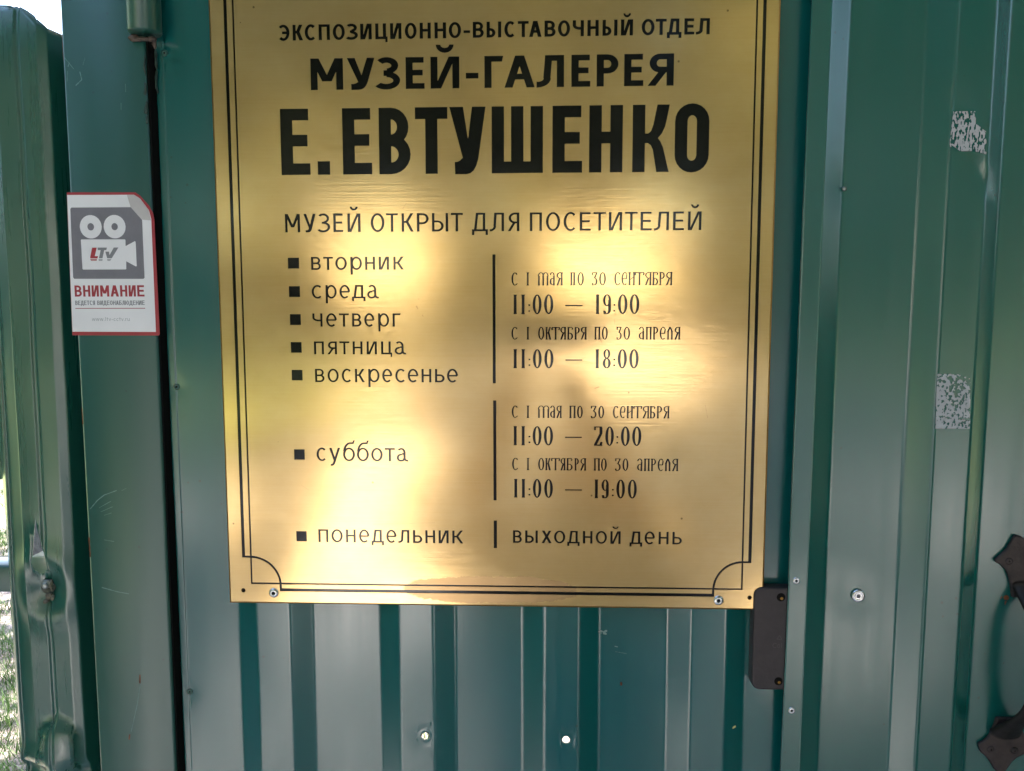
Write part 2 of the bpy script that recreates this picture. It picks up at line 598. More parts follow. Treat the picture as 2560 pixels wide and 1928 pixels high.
def deco_glyph(ch, W, H, big):
    """narrow old-style letters with thick stems and hairline joins"""
    t = 1.25 if not big else 2.15
    h = .62 if not big else .8
    g = Gl(W, H, t, h)

    def stem(x, y0=0, y1=H, w=t, fl=.22):
        m = (y0 + y1) / 2
        e = w * fl
        g.p.append([(x - e, y0), (x + w + e, y0), (x + w, y0 + h * 1.6), (x + w, y1 - h * 1.6), (x + w + e, y1), (x - e, y1), (x, y1 - h * 1.6), (x, y0 + h * 1.6)])
    if ch == '0' or ch == 'О':
        g.arc(W / 2, H / 2, W / 2, H * .505, 0, 360, t, h * 1.2, 28)
    elif ch == 'С':
        g.arc(W * .55, H / 2, W * .55, H * .505, 62, 298, t, h, 14)
        g.s_(W * .78, H * .82, W * .70, H * .97, t * .7)
        g.s_(W * .72, H * .05, W * .85, H * .18, t * .6)
    elif ch == 'Е':
        g.arc(W * .55, H / 2, W * .55, H * .505, 50, 308, t, h, 16)
        g.r(W * .2, H * .50 - h / 2, W * .9, H * .50 + h / 2)
        g.s_(W * .72, H * .5, W * .80, H * .84, t * .7)
    elif ch == '1':
        x = (W - t) / 2
        stem(x, 0, H, t, .1)
        e = W * .5
        for y0, y1, y2 in ((0, h * .8, h * 1.7), (H, H - h * .8, H - h * 1.7)):
            q = [(W / 2 - e, y0), (W / 2 + e, y0), (W / 2 + t * .45, y2), (W / 2 - t * .45, y2)]
            g.p.append(q if y0 == 0 else q[::-1])
    elif ch == 'М':
        for x in (0, W / 2 - t / 2, W - t):
            stem(x, 0, H * .72, t, .05)
        g.arc(W * .27, H * .72, W * .30, H * .29, 0, 180, t * .8, h, 8)
        g.arc(W * .73, H * .72, W * .30, H * .29, 0, 180, t * .8, h, 8)
    elif ch == 'А':
        stem(W - t, 0, H * .72, t, .1)
        g.arc(W * .5, H * .74, W * .5, H * .27, 0, 165, t * .8, h, 10)
        g.arc(W * .5, H * .30, W * .5, H * .26, 80, 275, t, h, 12)
        g.r(W * .45, H * .04, W - t, H * .04 + h)
        g.r(W * .45, H * .50, W - t, H * .50 + h)
    elif ch == 'Я':
        stem(W - t)
        g.arc(W * .62, H * .76, W * .60, H * .25, 85, 275, t * .85, h, 10)
        g.s_(0, 0, W * .42, H * .54, t * 1.05)
        g.r(W * .5, H - h, W - t, H)
        g.r(W * .5, H * .51, W - t, H * .51 + h)
    elif ch == 'П':
        stem(0)
        stem(W - t)
        g.r(t, H - h * 1.1, W - t, H)
    elif ch == 'Н':
        stem(0)
        stem(W - t)
        g.s_(t * .5, H * .42, W - t * 1.2, H * .62, t * .7)
    elif ch == 'Т':
        stem(W / 2 - t / 2, 0, H - h, t, .1)
        g.r(0, H - h * 1.1, W, H)
        g.s_(0, H * .76, -.1, H - h, t * .8)
        g.s_(W - t * .9, H * .76, W - t * .6, H - h, t * .8)
    elif ch == 'Б':
        stem(0)
        g.r(t, H - h, W * .85, H)
        g.s_(W * .72, H * .78, W * .78, H - h, t * .7)
        g.arc(W * .42, H * .27, W * .58, H * .27, -90, 90, t, h, 10)
        g.r(t, H * .54 - h, W * .45, H * .54)
        g.r(t, 0, W * .45, h)
    elif ch == 'Р':
        stem(0)
        g.arc(W * .40, H * .74, W * .60, H * .26, -90, 90, t, h, 10)
        g.r(t, H - h, W * .42, H)
        g.r(t, H * .48, W * .42, H * .48 + h)
    elif ch == 'К':
        stem(0)
        g.s_(W * .30, H * .48, W - t * 1.1, H, t * .9)
        g.s_(W - t * 1.1, 0, W * .34, H * .58, t * 1.1)
        g.r(t, H * .50, W * .5, H * .50 + h)
    elif ch == 'Л':
        stem(0, 0, H * .68, t, .1)
        stem(W - t, 0, H * .68, t, .1)
        g.s_(0, H * .66, W / 2 - t * .5, H, t)
        g.s_(W - t, H * .66, W / 2 - t * .5, H, t)
    elif ch == '3':
        g.r(0, H - h, W * .95, H)
        g.s_(W * .0, H * .78, 0, H - h, t * .7)
        g.s_(W * .34, H * .56, W - t, H - h, t * .9)
        g.arc(W * .42, H * .30, W * .58, H * .30, -90, 90, t, h, 10)
        g.r(W * .05, 0, W * .45, h)
        g.s_(0, h, 0, H * .18, t * .8)
        g.r(W * .30, H * .56, W * .5, H * .60)
    elif ch == '9':
        g.arc(W / 2, H * .70, W / 2, H * .305, 0, 360, t * .85, h, 22)
        g.r(W - t, H * .22, W, H * .72)
        g.arc(W * .5, H * .22, W * .5, H * .225, 270, 360, t, h, 6)
        g.r(W * .1, 0, W * .52, h)
        g.s_(W * .08, h, W * .02, H * .17, t * .9)
    elif ch == '8':
        g.arc(W / 2, H * .755, W * .43, H * .25, 0, 360, t * .75, h, 22)
        g.arc(W / 2, H * .27, W / 2, H * .275, 0, 360, t * .9, h, 22)
    elif ch == '2':
        g.r(W * .02, H - h, W * .95, H)
        g.s_(W * .02, H * .80, 0, H - h, t * .6)
        g.p.append([(W - t * 1.05, H * .62), (W, H * .62), (W, H - h), (W - t * 1.05, H - h)])
        g.s_(0, h * 1.2, W - t * 1.05, H * .63, t * 1.05)
        g.r(0, 0, W, h * 1.2)
        g.s_(W - t, h, W - t * .7, H * .20, t * .8)
    elif ch == ':':
        for y in (.12, .42):
            g.r(-.05, H * y, W + .05, H * y + 1.2)
    elif ch == '—':
        g.r(0, H * .40, W, H * .40 + .95)
    else:
        print('missing deco', ch)
    return g.p


LINES = [
    ('bold', 431.3, 442.7, 'Э|52.3|60.5 К|62.7|70.5 С|71.8|80.0 П|82.2|90.7 О|92.8|101.9 З|103.6|111.6 И|113.3|121.9 Ц|124.5|133.7 И|135.5|144.1 О|146.5|155.3 Н|157.5|165.8 Н|168.5|177.1 О|179.0|188.2 -|189.9|194.8 В|196.8|204.9 Ы|206.9|217.8 С|220.0|227.9 Т|230.0|237.9 А|238.1|247.4 В|249.5|257.6 О|259.3|268.2 Ч|270.1|278.3 Н|280.8|289.1 Ы|291.8|302.7 Й|305.2|314.0 О|320.2|329.6 Т|330.4|338.3 Д|338.6|349.2 Е|351.1|358.4 Л|359.5|369.5'),
    ('bold', 395.4, 418.3, 'М|75.4|99.9 У|102.8|123.7 З|126.2|142.6 Е|146.7|160.7 Й|165.2|186.7 -|191.4|200.8 Г|205.2|219.2 А|220.0|242.4 Л|243.7|263.9 Е|269.3|283.2 Р|287.8|303.7 Е|307.9|322.0 Я|325.0|344.1'),
    ('heavy', 333.5, 382.1, 'Е|51.5|73.7 .|79.2|88.6 Е|98.4|120.5 В|125.9|149.7 Т|153.2|177.5 У|178.9|206.0 Ш|210.4|248.5 Е|255.5|277.6 Н|282.7|307.4 К|314.6|341.6 О|345.6|370.7'),
    ('regular', 290.9, 304.6, 'М|53.1|64.6 У|67.3|76.6 З|79.1|87.7 Е|90.1|97.6 Й|100.9|110.9 О|118.6|129.1 Т|130.3|139.4 К|142.1|151.3 Р|153.7|162.7 Ы|165.1|177.4 Т|179.4|188.5 Д|195.3|207.3 Л|208.8|219.5 Я|222.3|231.0 П|238.8|247.9 О|250.9|261.5 С|264.1|273.4 Е|276.1|284.4 Т|286.3|295.6 И|297.8|307.7 Т|309.8|319.2 Е|321.3|329.7 Л|331.4|342.4 Е|345.4|353.6 Й|356.4|366.4'),
    ('lower', 262.5, 272.3, 'в|72.3|79.8 т|81.6|89.2 о|90.9|99.8 р|102.5|111.4 н|113.8|121.4 и|124.2|132.1 к|135.4|143.4'),
    ('lower', 240.9, 251.0, 'с|72.2|80.2 р|82.9|91.5 е|93.6|101.8 д|103.2|113.6 а|114.9|124.0'),
    ('lower', 219.4, 229.5, 'ч|72.2|80.1 е|82.8|91.1 т|92.8|100.5 в|102.9|110.1 е|112.3|120.2 р|123.0|131.5 г|134.1|140.4'),
    ('lower', 198.2, 208.1, 'п|72.9|80.7 я|83.2|90.8 т|92.6|100.5 н|102.9|110.6 и|113.7|121.7 ц|124.9|133.4 а|135.3|144.3'),
    ('lower', 176.7, 187.0, 'в|73.2|80.6 о|82.9|91.7 с|94.0|101.6 к|104.3|111.9 р|114.6|123.4 е|125.4|133.2 с|135.5|143.3 е|145.1|153.4 н|155.8|163.4 ь|166.2|173.6 е|175.4|183.9'),
    ('lower', 115.1, 125.5, 'с|72.9|80.5 у|82.9|91.5 б|93.7|103.1 б|104.6|114.0 о|115.8|124.8 т|126.4|134.3 а|135.7|144.7'),
    ('lower', 50.4, 60.7, 'п|72.8|80.7 о|83.1|92.1 н|94.7|102.4 е|105.0|113.2 д|114.8|124.6 е|126.5|134.7 л|135.9|144.7 ь|147.6|154.9 н|157.3|165.0 и|167.7|175.6 к|178.5|187.0'),
    ('lower', 51.3, 61.3, 'в|225.9|232.8 ы|235.4|245.2 х|248.1|256.0 о|257.8|266.5 д|268.1|277.7 н|280.2|287.6 о|290.1|298.8 й|301.4|309.3 д|316.2|326.0 е|327.7|335.7 н|338.5|346.2 ь|349.1|356.4'),
    ('deco', 250.3, 260.1, 'С|225.0|229.6 1|236.2|238.4 М|245.1|252.8 А|253.8|257.6 Я|258.9|263.5 П|269.5|272.9 О|274.7|279.5 3|285.6|289.7 0|291.0|296.0 С|302.3|306.8 Е|307.6|312.2 Н|313.1|317.6 Т|317.6|324.6 Я|325.2|329.9 Б|330.9|335.1 Р|336.1|340.0 Я|340.8|345.4'),
    ('deco', 228.8, 243.5, '1|226.4|229.2 1|232.3|235.3 :|237.8|239.0 0|241.0|247.8 0|249.6|256.7 —|265.7|278.7 1|288.6|291.3 9|294.0|300.1 :|302.0|303.2 0|305.2|312.4 0|314.0|321.3'),
    ('deco', 209.5, 219.1, 'С|224.9|229.6 1|236.4|238.4 О|245.2|249.8 К|251.0|255.1 Т|255.3|261.6 Я|261.9|266.2 Б|267.5|271.7 Р|273.0|276.7 Я|277.4|281.8 П|288.0|292.1 О|293.3|297.9 3|304.4|308.4 0|309.7|314.6 А|321.1|325.1 П|326.6|330.7 Р|332.0|335.7 Е|336.8|341.4 Л|342.5|346.6 Я|347.9|352.2'),
    ('deco', 187.7, 202.2, '1|226.3|229.2 1|232.4|235.3 :|238.0|239.2 0|241.2|247.9 0|249.9|256.9 —|265.9|278.8 1|288.7|291.5 8|294.2|300.3 :|302.3|303.6 0|305.5|312.5 0|314.2|321.4'),
    ('deco', 149.5, 159.0, 'С|225.1|229.7 1|236.4|238.6 М|245.3|253.7 А|254.4|258.2 Я|259.2|263.2 П|269.4|273.8 О|275.0|279.4 3|285.6|289.9 0|291.2|295.7 С|302.3|306.4 Е|307.5|311.9 Н|313.0|317.4 Т|317.8|324.4 Я|324.8|329.7 Б|330.5|334.5 Р|335.8|339.6 Я|340.6|345.0'),
    ('deco', 128.2, 143.1, '1|226.4|229.1 1|232.4|235.3 :|238.0|239.3 0|241.1|248.0 0|249.7|256.8 —|266.0|278.8 2|288.1|294.5 0|296.7|303.3 :|305.3|306.5 0|308.6|315.4 0|317.2|324.2'),
    ('deco', 108.8, 118.4, 'С|225.3|229.8 1|236.5|238.6 О|245.4|250.1 К|251.1|255.1 Т|255.4|262.1 Я|262.5|266.3 Б|267.4|271.9 Р|273.5|276.7 Я|277.8|282.1 П|288.3|292.7 О|293.6|298.0 3|304.5|308.8 0|310.1|314.6 А|321.2|325.2 П|326.7|330.7 Р|332.0|335.7 Е|336.9|341.5 Л|342.6|346.6 Я|347.9|352.4'),
    ('deco', 87.2, 101.9, '1|226.7|229.5 1|232.7|235.3 :|238.0|239.3 0|241.3|247.9 0|250.1|256.8 —|266.2|279.1 1|288.9|291.7 9|294.2|299.8 :|302.4|303.5 0|305.6|312.2 0|314.4|321.3'),
]
# (x0, x1, z0, z1) of the square bullets and of the upright rules between the two columns
BULLETS = [(54.4, 63.1, 263.6, 271.8), (54.6, 63.2, 242.1, 250.3), (54.8, 63.3, 220.7, 229.0), (54.9, 63.4, 199.4, 207.6),
           (55.0, 63.5, 178.0, 186.2), (55.2, 63.6, 115.9, 124.1), (55.2, 63.5, 50.8, 59.0)]
RULES = [(210.6, 212.9, 176.0, 273.6), (210.8, 213.2, 84.9, 162.9), (210.9, 213.4, 46.9, 69.0)]
PT, PX = 530.0, 420.0                       # the plaque runs on above the picture

stroke_sets = []                            # (part name, polygons)
for st, zb, zt, txt in LINES:
    polys = []
    H = zt - zb
    for it in txt.split():
        ch, a, e = it.split('|')
        a, e = float(a), float(e)
        Wd = e - a
        if st == 'bold':
            k = 1.0 if H < 15 else 1
            t, h = (2.45, 2.05) if H < 15 else (5.3, 4.2)
            gp = glyph(ch, Wd, H, t, h, st)
        elif st == 'heavy':
            gp = glyph(ch, Wd, H, 9.2, 8.6, st)
        elif st == 'regular':
            gp = glyph(ch, Wd, H, 1.95, 1.5, st)
        elif st == 'lower':
            gp = glyph(ch, Wd, H, 1.75, 1.35, st)
        else:
            gp = deco_glyph(ch, Wd, H, H > 12)
        for p in gp:
            polys.append([(a + x, zb + y) for x, y in p])
    stroke_sets.append(('lettering', polys, (zb - 6, zt + 8)))


def ringpoly(cx, cz, rx, rz, n=20, a0=0):
    return [(cx + rx * math.cos(2 * PI * i / n + a0), cz + rz * math.sin(2 * PI * i / n + a0)) for i in range(n)]


def bar(x0, z0, x1, z1):
    return [(x0, z0), (x1, z0), (x1, z1), (x0, z1)]


border = []
tw, tn = 2.5, 1.35                          # outer and inner line of the frame
iL, iR, iB = 18.4, 403.1, 16.4
border += [bar(iL - tn / 2, iB - tn / 2, iL + tn / 2, PT - 12), bar(iR - tn / 2, iB - tn / 2, iR + tn / 2, PT - 12), bar(iL, iB - tn / 2, iR, iB + tn / 2)]
oL, oR, oB, RC = 12.5, 408.7, 11.3, 23.6
zc, xl, xr = 37.9, 41.6, 381.2
border += [bar(oL - tw / 2, zc - .75, oL + tw / 2, PT - 12), bar(oR - tw / 2, zc - .75, oR + tw / 2, PT - 12)]
border += [bar(xl - .9, oB - tw / 2, xr + .9, oB + tw / 2)]
border += [bar(oL, zc - .8, 18.2, zc + .8), bar(402.9, zc - .8, oR, zc + .8), bar(xl - .9, oB, xl + .9, 15.0), bar(xr - .9, oB, xr + .9, 15.0)]
g = Gl(1, 1, 1.7, 1.7)
g.arc(18.0, 14.8, 24.5, 23.9, 0, 90, n=14)
g.arc(403.0, 14.8, 22.7, 23.9, 90, 180, n=14)
border += g.p
PIN = [(11.4, 10.5), (409.3, 9.8)]
holes = [ringpoly(x, z, 1.75, 1.75, 14) for x, z in PIN]
bul = [bar(a, c, b_, d) for a, b_, c, d in BULLETS]
rul = [bar(a, c, b_, d) for a, b_, c, d in RULES]

CH = 1.3                                    # width of the worn chamfer round the plate
plate = [(CH, CH), (PX - CH, CH), (PX - CH, PT), (CH, PT)]
allp = [p for _, ps, _ in stroke_sets for p in ps] + border + holes + bul + rul


def cdt(face_list, eps=1e-5, extra=(), edges=()):
    co, fc = [], []
    for p in face_list:
        b0 = len(co)
        ar = sum(p[i][0] * p[(i + 1) % len(p)][1] - p[(i + 1) % len(p)][0] * p[i][1] for i in range(len(p)))
        if ar < 0:
            p = p[::-1]
        co += [Vector(q) for q in p]
        fc.append(list(range(b0, b0 + len(p))))
    b0 = len(co)
    co += [Vector(q) for q in extra]
    return delaunay_2d_cdt(co, [(b0 + a, b0 + c_) for a, c_ in edges], fc, 1, eps, True)


def cut_plate(name, y, depth, m, parent):
    v, e, f, ov, oe, of = cdt([plate] + allp)
    keep = [q for q, o in zip(f, of) if 0 in o and len(o) == 1]
    verts = [mm((p[0], y, p[1])) for p in v]
    n = len(verts)
    verts += [mm((p[0], y + depth, p[1])) for p in v]
    seen = {}
    for q in keep:
        for i in range(len(q)):
            a, c_ = q[i], q[(i + 1) % len(q)]
            seen[(a, c_)] = 1
    faces = [tuple(q) for q in keep]
    for (a, c_) in seen:
        if (c_, a) not in seen:
            pa, pc = v[a], v[c_]
            if (abs(pa[0] - pc[0]) < 1e-6 and (abs(pa[0] - CH) < 1e-3 or abs(pa[0] - PX + CH) < 1e-3)) or (abs(pa[1] - pc[1]) < 1e-6 and (abs(pa[1] - CH) < 1e-3 or abs(pa[1] - PT) < 1e-3)):
                continue
            faces.append((c_, a, a + n, c_ + n))
    return mesh(name, verts, faces, m, parent)


DEPTH = .55
plaque = empty('museum_plaque', mm((PX / 2, 1, 0)), 'large brushed brass plaque engraved with black opening hours, riveted to the green gate', 'plaque')
cut_plate('brass_plate', 0, DEPTH, BRASS, plaque)
# chamfer and rim of the plate
v = [mm((x, y, z)) for x, y, z in [(0, .9, 0), (PX, .9, 0), (PX, .9, PT), (0, .9, PT), (CH, 0, CH), (PX - CH, 0, CH), (PX - CH, 0, PT), (CH, 0, PT),
                                   (0, 1.9, 0), (PX, 1.9, 0), (PX, 1.9, PT), (0, 1.9, PT)]]
mesh('chamfered_rim', v, [(0, 1, 5, 4), (1, 2, 6, 5), (3, 0, 4, 7), (8, 9, 1, 0), (9, 10, 2, 1), (11, 8, 0, 3), (8, 11, 10, 9)], BRASS_EDGE, plaque)
# enamel at the bottom of the grooves
for nm, ps, (za, zb_) in stroke_sets:
    xs = [q[0] for p in ps for q in p]
    zs = [q[1] for p in ps for q in p]
    x0, x1, z0, z1 = min(xs) - .3, max(xs) + .3, min(zs) - .3, max(zs) + .3
    if x0 > 213.6 and x0 < 220:
        x0 = 214
    mesh('lettering', [mm((x0, DEPTH - .04, z0)), mm((x1, DEPTH - .04, z0)), mm((x1, DEPTH - .04, z1)), mm((x0, DEPTH - .04, z1))], [(0, 1, 2, 3)], INK, plaque)
for nm, ps in (('bullet_mark', bul), ('divider_rule', rul)):
    for p in ps:
        q = [(p[0][0] - .2, p[0][1] - .2), (p[1][0] + .2, p[1][1] - .2), (p[2][0] + .2, p[2][1] + .2), (p[3][0] - .2, p[3][1] + .2)]
        mesh(nm, [mm((x, DEPTH - .08, z)) for x, z in q], [(0, 1, 2, 3)], INK, plaque)
bv, bf = [], []
for x0, z0, x1, z1 in [(oL - 1.6, zc - 1.2, iL + 1, PT - 10), (xl - 6, iB + 1.001, xl + 1.4, iB + 12), (xr - 1.4, iB + 1.001, xr + 6, iB + 12), (iR - 1, zc - 1.2, oR + 1.6, PT - 10), (xl - 1.4, oB - 1.5, xr + 1.4, iB + 1), (iL - 1.0, iB - 1.0, xl - 6.01, zc - 1.21), (xr + 6.01, iB - 1.0, iR + 1.0, zc - 1.21), (xl - 6, iB - 1.0, xl - 1.41, iB + 1), (xr + 1.41, iB - 1.0, xr + 6, iB + 1), (xl - 6, iB + 12.01, xl + 1.4, zc - 1.21), (xr - 1.4, iB + 12.01, xr + 6, zc - 1.21),
                       (iL + 1.001, zc - 1.2, iL + 8, zc + 1.5), (iR - 10, zc - 1.2, iR - 1.001, zc + 1.5)]:
    k = len(bv)
    bv += [mm((x0, DEPTH - .02, z0)), mm((x1, DEPTH - .02, z0)), mm((x1, DEPTH - .02, z1)), mm((x0, DEPTH - .02, z1))]
    bf.append((k, k + 1, k + 2, k + 3))
mesh('border_groove', bv, bf, INK, plaque)
for x, z in PIN:
    lathe('screw_hole', [(1.9, -.1), (1.75, -1.2), (1.6, -1.75)], (x, 0, z), HOLE, plaque)
for x, z in ((35.9, 8.8), (385.4, 7.5)):
    rv = lathe('rivet', [(4.0, 0), (3.95, .35), (3.5, .95), (2.4, 1.45), (1.35, 1.6), (1.25, 1.15), (1.2, .6)], (x, 0, z), STEEL, plaque, 28)
    lathe('mandrel_hole', [(1.15, .5), (1.1, 1.05), (.9, 1.15)], (x, 0, z), HOLE, None, 14).parent = rv


# ------------------------------------------------------------------ profiled sheets
def profile(corners, r=1.6):
    """rounded polyline u -> depth, from (u, y) corners; extra columns beside each fold keep the flats flat"""
    out = [corners[0]]
    for i in range(1, len(corners) - 1):
        p, q, s = (np.array(c, float) for c in (corners[i - 1], corners[i], corners[i + 1]))
        a, c_ = (p - q) / np.linalg.norm(p - q), (s - q) / np.linalg.norm(s - q)
        rr_ = min(r, np.linalg.norm(p - q) * .33, np.linalg.norm(s - q) * .33)
        out.append(tuple(q + a * rr_ * 1.45))
        for tt in (0, .25, .5, .75, 1):
            out.append(tuple((1 - tt) ** 2 * (q + a * rr_) + 2 * tt * (1 - tt) * q + tt ** 2 * (q + c_ * rr_)))
        out.append(tuple(q + c_ * rr_ * 1.45))
    out.append(corners[-1])
    return out


def smoothnoise(x, z, s, seed):
    return noise.noise(Vector((x / s, z / s, seed)))


def sheet(name, corners, z0, z1, m, parent, step=14, lean=None, dent=None, holes=(), clip=None, r=1.6, thick=.55, wave=.35, seed=1.0, cols=(), rings=()):
    """folded sheet between heights z0 and z1; z1 may be a function of u (torn edge)"""
    pr_ = profile(corners, r)
    us = [p[0] for p in pr_]
    ys = [p[1] for p in pr_]
    extra_u = sorted(set([round(u, 3) for u in us] + list(cols)))
    # extra columns over wide flats so that dents have something to bend
    full = []
    for a, c_ in zip(extra_u[:-1], extra_u[1:]):
        full.append(a)
        n = int((c_ - a) / step)
        full += [a + (c_ - a) * (i + 1) / (n + 1) for i in range(n)]
    full.append(extra_u[-1])
    top = z1 if callable(z1) else (lambda u: z1)
    zs = list(np.arange(z0, max(top(u) for u in full), step)) 
    co, idx = [], {}
    edges = []
    bottom, topl = [], []
    for i, u in enumerate(full):
        col = []
        for z in zs:
            if z < top(u) - step * .4:
                col.append((u, z))
        col.append((u, top(u)))
        ids = []
        for p in col:
            ids.append(len(co))
            co.append(p)
        edges += list(zip(ids[:-1], ids[1:]))
        bottom.append(ids[0])
        topl.append(ids[-1])
    for rx_, rz_, radii in rings:
        for k_, rad in enumerate(radii):
            n_ = 18 + 4 * k_
            co += [(rx_ + rad * math.cos(2 * PI * (i_ + .5 * k_) / n_), rz_ + rad * math.sin(2 * PI * (i_ + .5 * k_) / n_)) for i_ in range(n_)]
    outline = [co[i] for i in bottom] + [co[i] for i in topl[::-1]]
    v, e, f, ov, oe, of = cdt([outline] + [list(h_) for h_ in holes], 1e-6, co, edges)
    keep = [q for q, o in zip(f, of) if 0 in o and len(o) == 1]
    verts = []
    for p in v:
        u, z = p
        y = float(np.interp(u, us, ys))
        y += wave * smoothnoise(u, z * .45, 90, seed)
        if dent:
            y += dent(u, z)
        if lean:
            u2 = u + lean * z
        else:
            u2 = u
        verts.append(mm((u2, y, z)))
    o = mesh(name, verts, [tuple(q) for q in keep], m, parent, True)
    bm = bmesh.new()
    bm.from_mesh(o.data)
    bmesh.ops.delete(bm, geom=[q for q in bm.verts if not q.link_faces], context='VERTS')
    for fc in bm.faces:
        if fc.normal.y > 0:
            fc.normal_flip()
    bm.to_mesh(o.data)
    bm.free()
    if thick:
        so_ = o.modifiers.new('thickness', 'SOLIDIFY')
        so_.thickness = thick / 1000
        so_.offset = -1
        so_.use_rim = True
    return o


P0, R0 = 2.0, 10.0


# --- the leaf of the gate that carries the plaque
cor = [(-47.3, R0 + 9), (-47.1, R0 + .6), (-46.1, R0 - .4), (-41.2, R0 - .4), (-40.2, R0)]
for i in range(4):
    k = 115.0 * i
    cor += [(3.6 + k * .998, R0), (20.3 + k, P0), (47.7 + k * 1.0, P0), (64.0 + k, R0)]
cor += [(454, R0), (470, R0)]
ND = [(155.0, -108.9, 3.3), (268.0, -109.9, 3.2)]
gate = empty('gate_leaf', (.2, .01, .0), 'green corrugated steel gate leaf behind the brass plaque, two pierced holes low down', 'gate leaf')


def ragged(cx, cz, r, seed, n=18, amp=.12):
    q = random.Random(seed)
    return [(cx + r * (1 + amp * q.uniform(-1, 1)) * math.cos(2 * PI * i / n), cz + r * (1 + amp * q.uniform(-1, 1)) * math.sin(2 * PI * i / n)) for i in range(n)]


def dent_gate(u, z):
    d = 0
    for x, zz, r in ND:
        q = math.hypot(u - x, z - zz)
        d += .9 * math.exp(-(q / 8.0) ** 2) - .5 * math.exp(-((q - r - .6) / 1.2) ** 2) * (1 if x < 200 else .5)
    d += .9 * math.exp(-(((u - 10) / 30) ** 2 + ((z + 80) / 60) ** 2)) - .8 * math.exp(-(((u - 425) / 20) ** 2 + ((z + 60) / 50) ** 2))
    for x, zz in ((-42.4, 426.8), (-43.6, 171.9), (-43.2, -79.3)):
        d += .5 * math.exp(-(math.hypot(u - x, z - zz) / 7) ** 2)
    return d


hp = [ragged(x, z, r, 5 + i, 18, .07 if i else .14) for i, (x, z, r) in enumerate(ND)]
sheet('corrugated_sheet', cor, -1440, 830, GREEN, gate, 12, dent=dent_gate, holes=hp, seed=3.1, wave=.55, rings=[(x, z, (4.2, 5.2, 6.8, 9, 12, 16)) for x, z, r in ND] + [(x, z, (3.5, 5.5, 8, 11)) for x, z in ((-33.2, 426.8), (-33, 171.9), (-33, -79.3))])
# torn rims that stand out round the two holes
for (x, z, r), pts, amp in zip(ND, hp, (1.1, .5)):
    vv, ff = [], []
    n = len(pts)
    q = random.Random(int(x))
    for k in range(2):
        for i, (a, c_) in enumerate(pts):
            s_ = 1 if k == 0 else .86
            vv.append(mm((x + (a - x) * s_, P0 + .9 - (0 if k == 0 else amp * q.uniform(.3, 1)), z + (c_ - z) * s_)))
    for i in range(n):
        ff.append((i, (i + 1) % n, n + (i + 1) % n, n + i))
    mesh('burred_rim', vv, ff, STEEL_OLD, gate, True)
box('frame_tube', (-44.5, 12.5, -1440), (1.5, 52, 830), DARKTUBE, gate, .001)
box('frame_tube', (414, 12.5, -1440), (470, 52, 830), DARKTUBE, gate, .001)
for x, z in ((-42.4, 426.8), (-43.6, 171.9), (-43.2, -79.3)):
    x += 3.2
    rv = lathe('painted_rivet', [(2.6, 0), (2.5, .5), (1.9, 1.0), (1.0, 1.1), (.8, .7), (.7, .3)], (x, R0 + .1, z), GREEN_POST, gate, 18)
    lathe('rivet_hole', [(.75, .2), (.7, .75)], (x, R0 + .1, z), HOLE, None, 10).parent = rv


def flecks(name, items, m, parent, y):
    """small chips and scratches: thin slivers that lie on the surface"""
    vv, ff = [], []
    q = random.Random(len(items) * 7 + 1)
    for pts, w in items:
        for (x0, z0), (x1, z1) in zip(pts[:-1], pts[1:]):
            L = math.hypot(x1 - x0, z1 - z0) or 1
            n = max(1, int(L / 2.5))
            nx, nz = -(z1 - z0) / L, (x1 - x0) / L
            for i in range(n):
                a, c_ = i / n, (i + 1) / n
                w0, w1 = w * q.uniform(.4, 1), w * q.uniform(.4, 1)
                k = len(vv)
                for t_, ww, sg in ((a, w0, -1), (c_, w1, -1), (c_, w1, 1), (a, w0, 1)):
                    vv.append(mm((x0 + (x1 - x0) * t_ + nx * ww * sg / 2, y, z0 + (z1 - z0) * t_ + nz * ww * sg / 2)))
                ff.append((k, k + 1, k + 2, k + 3))
    o = mesh(name, vv, ff, m, parent)
    return tag(o, kind='stuff')


def patch(name, poly, y, m, parent, seed, cell=.45, th=.0, sc=2.2, stretch=1.0, dens=None):
    """torn adhesive: a field of tiny flakes where a noise exceeds a threshold"""
    xs, zs = [p[0] for p in poly], [p[1] for p in poly]
    n = len(poly)

    def inside(x, z):
        c_ = False
        for i in range(n):
            (x0, z0), (x1, z1) = poly[i], poly[(i + 1) % n]
            if (z0 > z) != (z1 > z) and x < (x1 - x0) * (z - z0) / (z1 - z0) + x0:
                c_ = not c_
        return c_
    vv, ff, ids = [], [], {}

    def vid(i, j):
        if (i, j) not in ids:
            ids[(i, j)] = len(vv)
            vv.append(mm((min(xs) + i * cell + .3 * cell * noise.noise(Vector((i * .9, j * .9, seed))), y, min(zs) + j * cell + .3 * cell * noise.noise(Vector((i * .9, j * .9, seed + 9))))))
        return ids[(i, j)]
    for i in range(int((max(xs) - min(xs)) / cell)):
        for j in range(int((max(zs) - min(zs)) / cell)):
            x, z = min(xs) + (i + .5) * cell, min(zs) + (j + .5) * cell
            if not inside(x, z):
                continue
            v_ = noise.noise(Vector((x / sc, z / (sc * stretch), seed))) + .45 * noise.noise(Vector((x / sc * 2.3, z / (sc * stretch) * 2.3, seed + 4))) + (dens(x, z) if dens else 0)
            if v_ > th:
                ff.append((vid(i, j), vid(i + 1, j), vid(i + 1, j + 1), vid(i, j + 1)))
    o = mesh(name, vv, ff, m, parent)
    return tag(o, kind='stuff')


